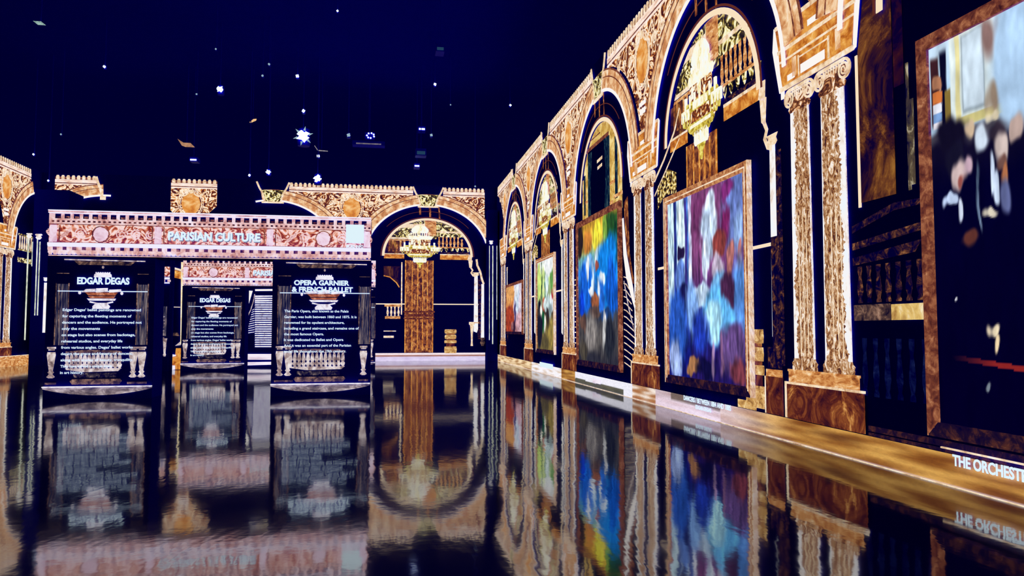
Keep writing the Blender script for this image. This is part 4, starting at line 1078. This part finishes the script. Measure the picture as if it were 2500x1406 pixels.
# gold pier with yellow post
xa, _ = onY(412,780,29.2); xb, _ = onY(449,780,29.2)
gp = thing('gold_pier', 'narrow black pier with gold bracket and pale yellow post left of the far pillar', 'pier', ((xa+xb)/2, 29.2, 0))
c_ = (xa+xb)/2
def P3(px, py): x, z = onY(px, py, 29.2); return x-c_, z
MB().solid(-(xb-xa)/2,(xb-xa)/2,0,.4,0,P3(430,622)[1]).build('body', black_wall, gp)
build_each(MB().prism([P3(417,676), P3(445,682), P3(445,664), P3(417,656)],0,.03), 'bracket', orange_plain, gp)
MB().prism([P3(417,655), P3(445,663), P3(445,658), P3(417,650)],0,.04).build('bracket_lip', cream_soft, gp)
MB().prism([P3(441,840), P3(447,840), P3(448.5,640), P3(443,640)],0,.05).build('post', post_yellow, gp)
MB().prism([P3(413,748.5), P3(440,749), P3(440,750.6), P3(413,750)],0,.02).build('picture_rail', cream, gp)
build_each(MB().prism([P3(412,819), P3(438,820), P3(434,812), P3(414,813)],0,.02), 'ledge', bronze, gp)
MB().prism([P3(428,844), P3(445,842), P3(445,830), P3(440,834)],0,.03).build('post_base', silver, gp)
MB().prism([P3(412,902), P3(446,902), P3(446,850), P3(430,850), P3(428,868), P3(412,868)],0,.03).build('plinth', orange_plain, gp)
build_each(MB().prism([P3(412,873), P3(430,869), P3(430,866), P3(412,864)],0,.05).prism([P3(412,904), P3(428,902), P3(428,892), P3(412,892)],0,.05), 'lit_patch', ledge_white, gp)
# projected white staircase
sc_Y = 30.6
xa, _ = onY(598,780,sc_Y); xb, _ = onY(668,780,sc_Y)
c2 = (xa+xb)/2
def P4(px, py): x, z = onY(px, py, sc_Y); return x-c2, z
stt = thing('stair_screen', 'black screen showing a white stair with many step lines, between far and near right pillars', 'screen', (c2, sc_Y, 0))
MB().solid((xa-xb)/2-.1,(xb-xa)/2+.6,0,.3,0,P4(630,622)[1]).build('body', black_wall, stt)
s = MB()
for i in range(24):
    y_ = 722+i*5.35
    s.prism([P4(622,y_+2.2+1.2*(i<3)), P4(668,y_+2.2), P4(668,y_-.6), P4(623,y_-.6)],0,.02)
build_each(s, 'step_edge', silver_bright, stt)
s = MB()
for i in range(11):
    y_ = 757+i*5.6
    s.prism([P4(603+max(0,(10-i)*1.3),y_+1), P4(621,y_-2.0), P4(621,y_-3.6), P4(603+max(0,(10-i)*1.3),y_-.6)],0,.02)
build_each(s, 'side_step', silver_bright, stt)
MB().stroke([P4(604,774), P4(612,757), P4(619,735), P4(622,718)],.03,0,.03).build('handrail', silver, stt)
build_each(MB().prism([P4(603,748), P4(608,740), P4(617,710), P4(603,709)],0,.02).prism([P4(623,710.5), P4(668,710), P4(668,705.5), P4(623,706)],0,.02), 'glowing_gap', white_hot, stt)
build_each(MB().prism([P4(623,632.5),P4(668,632.5),P4(668,630.5),P4(623,630.5)],0,.02).prism([P4(623,639),P4(668,639),P4(668,636.5),P4(623,636.5)],0,.02).prism([P4(623,646),P4(668,646),P4(668,643.5),P4(623,643.5)],0,.02), 'upper_step', silver_bright, stt)
build_each(MB().prism([P4(602,878), P4(668,878), P4(668,864), P4(602,864)],0,.03).prism([P4(602,892), P4(668,890), P4(668,883), P4(602,884)],0,.03), 'landing', strip_white, stt)

# ------------------------------------------------------------------ ceiling rig: spotlights, projectors and brackets
def lamp_mat(name, c, s): return flat(name, c, s)
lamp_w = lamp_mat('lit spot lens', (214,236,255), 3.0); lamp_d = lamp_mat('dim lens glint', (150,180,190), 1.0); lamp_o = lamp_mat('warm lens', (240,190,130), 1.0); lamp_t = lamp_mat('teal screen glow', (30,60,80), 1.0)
def place(px, py, back=33.5):
    r = ray(px, py); t_ = min((11.2-CAM_H)/r[2], back/r[1])
    return Vector((r[0]*t_, r[1]*t_, CAM_H+r[2]*t_)), t_
def rod(t, p):
    MB().solid(-.015,.015,.06,.09,.0,13.0-p.z).build('hanging_rod', black_metal, t)
def spot(px, py, s_px, mat, where, halo=False):
    p, t_ = place(px, py, 33.8-(spots.index((px,py,s_px,mat,where))*7%9)*.75); r_ = s_px/FPX*t_
    t = thing('spotlight', '%s ceiling spotlight %s' % ('white glowing' if s_px > 10 else 'small brightly lit' if s_px > 4 else 'tiny faint', where), 'spotlight', p, 0, 'spotlights in the dark ceiling')
    MB().round_lathe(0, .03+r_*1.2, [(r_*1.1,-r_*1.6),(r_*1.25,-r_*.6),(r_*1.1,r_*1.6),(r_*.5,r_*2.0)], 16).build('housing', black_metal, t)
    m = MB(); n = 14
    pts = [(r_*(1+.35*math.sin(i*2.7+px))*math.cos(2*PI*i/n), r_*(1+.35*math.sin(i*1.9+py))*math.sin(2*PI*i/n)) for i in range(n)]
    m.prism(pts, 0, .03); m.build('lens', mat, t)
    if halo:  # glare of the brightest lamp, modelled as pale glowing spikes around its lens
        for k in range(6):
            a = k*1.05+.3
            MB().prism([(r_*1.1*math.cos(a-.2), r_*1.1*math.sin(a-.2)), (r_*1.9*math.cos(a), r_*1.9*math.sin(a)), (r_*1.1*math.cos(a+.2), r_*1.1*math.sin(a+.2))], 0, .02).build('halo_ray', lamp_d, t)
    rod(t, p)
spots = [(255,163,3,lamp_w,'at the upper left'),(537,218,7,lamp_w,'in the upper left middle'),(527,120,1.8,lamp_d,'above the bright upper left one'),(480,230,1.8,lamp_d,'left of the bright upper left one'),
 (657,157,2.5,lamp_d,'at the top of a short arc of glints'),(641,185,2.5,lamp_d,'below the arc of glints'),(726,186,3.6,lamp_w,'right of the arc of glints'),(741,271,3.6,lamp_w,'straight above the brightest one'),
 (740,332,13,lamp_w,'the largest and brightest of all'),(777,381,3.2,lamp_w,'just under the thin bracket'),(851,330,4,lamp_d,'left of the lamp cluster'),(1062,206,3,lamp_w,'at the upper right middle'),
 (1246,257,2.4,lamp_w,'nearest the right wall cornice'),(824,27,2.2,lamp_w,'at the very top of the view'),(775,436,8,lamp_w,'lowest bright one above the far frieze'),(655,420,5,lamp_w,'above the first far keystone'),
 (609,428,2.6,lamp_w,'left of the far keystone one'),(149,328,1.8,lamp_d,'at the far left'),(82,377,2,lamp_w,'low at the far left'),(1053,330,3,lamp_d,'right of the two small bars'),(1100,256,1.4,lamp_d,'left of the cornice one'),(1160,455,1.8,lamp_d,'just over the far right frieze'),(118,441,2,lamp_w,'just over the far left frieze')]
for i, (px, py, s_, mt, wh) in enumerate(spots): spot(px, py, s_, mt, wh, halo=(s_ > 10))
def bar(px, py, w_, h_, mat, lab):
    p, t_ = place(px, py, {373: 31.4, 405: 32.5}.get(py, 33.6)); a = w_/FPX*t_/2; b_ = h_/FPX*t_/2
    t = thing('projector', lab, 'projector', p, 0, 'projectors in the dark ceiling')
    MB().solid(-a*1.3,a*1.3,.01,.5,-b_*1.3-.02,b_*1.3+.10).build('housing', black_metal, t)
    MB().box(-a,a,-b_,b_,0,.02).build('lit_slot', mat, t)
    rod(t, p)
bar(472,390,14,3.2,lamp_w,'black projector with a short white slot, below the orange bracket')
bar(1030,315,14,4,lamp_w,'black projector with a white slot, upper of two at the right')
bar(1018,405,11,3,lamp_w,'black projector with a tiny white slot, low at the right')
bar(1028,373,20,8,lamp_t,'black projector with a dim teal face between the two white slots')
bar(1075,119,16,7,lamp_t,'black projector with a dim teal face at the upper right')
bar(900,351,60,3,mottled('faint grey bar', [(.3,(50,50,80)),(.6,(120,110,110))], 5),'long thin dim projector bar under the lamp cluster')
def bracket(px, py, pts, mat, lab):
    p, t_ = place(px, py); k = t_/FPX
    t = thing('ceiling_bracket', lab, 'bracket', p)
    MB().prism([(x*k, -z*k) for x, z in pts], 0, .04).build('plate', mat, t)
    rod(t, p)
brk = mottled('lit bracket tan', [(.3,(96,60,40)),(.6,(190,140,100))], 3)
bracket(455,348,[(-20,-8),(-14,-4),(-6,1),(10,1),(20,11),(-2,11),(-10,8)],brk,'bent tan lit bracket hanging at the left of the ceiling')
bracket(617,295,[(-7,4),(-5,6),(0,3),(8,-1),(9,-5),(2,-4)],lamp_o,'small orange lit bracket left of the brightest spotlight')
bracket(97,57,[(-14,-4),(4,-4),(14,4),(-4,4)],mottled('grey green lit plate', [(.3,(50,80,80)),(.6,(160,190,180))], 6),'grey green slanted plate at the top left')
bracket(785,362,[(-16,-6),(-8,5),(15,6),(15,7.5),(-9,6.8),(-17,-5)],mottled('dim grey bracket', [(.3,(90,90,100)),(.6,(170,160,160))], 6),'thin grey bent bracket right of the brightest spotlight')
cl = thing('lamp_cluster', 'cluster of six tiny white lamps above the thin bar', 'lamp', place(903,331)[0])
k = place(903,331)[1]/FPX
for dx, dy in ((-7,0),(-3,-5),(4,-6),(9,-3),(10,2),(2,6),(-4,5)):
    MB().disc(dx*k,-dy*k,2.0*k,1.8*k,0,.03,10).build('bulb', lamp_w, cl)
MB().solid(-12*k,12*k,.0,.06,-10*k,8*k).build('housing', black_metal, cl)
rod(cl, cl.location)
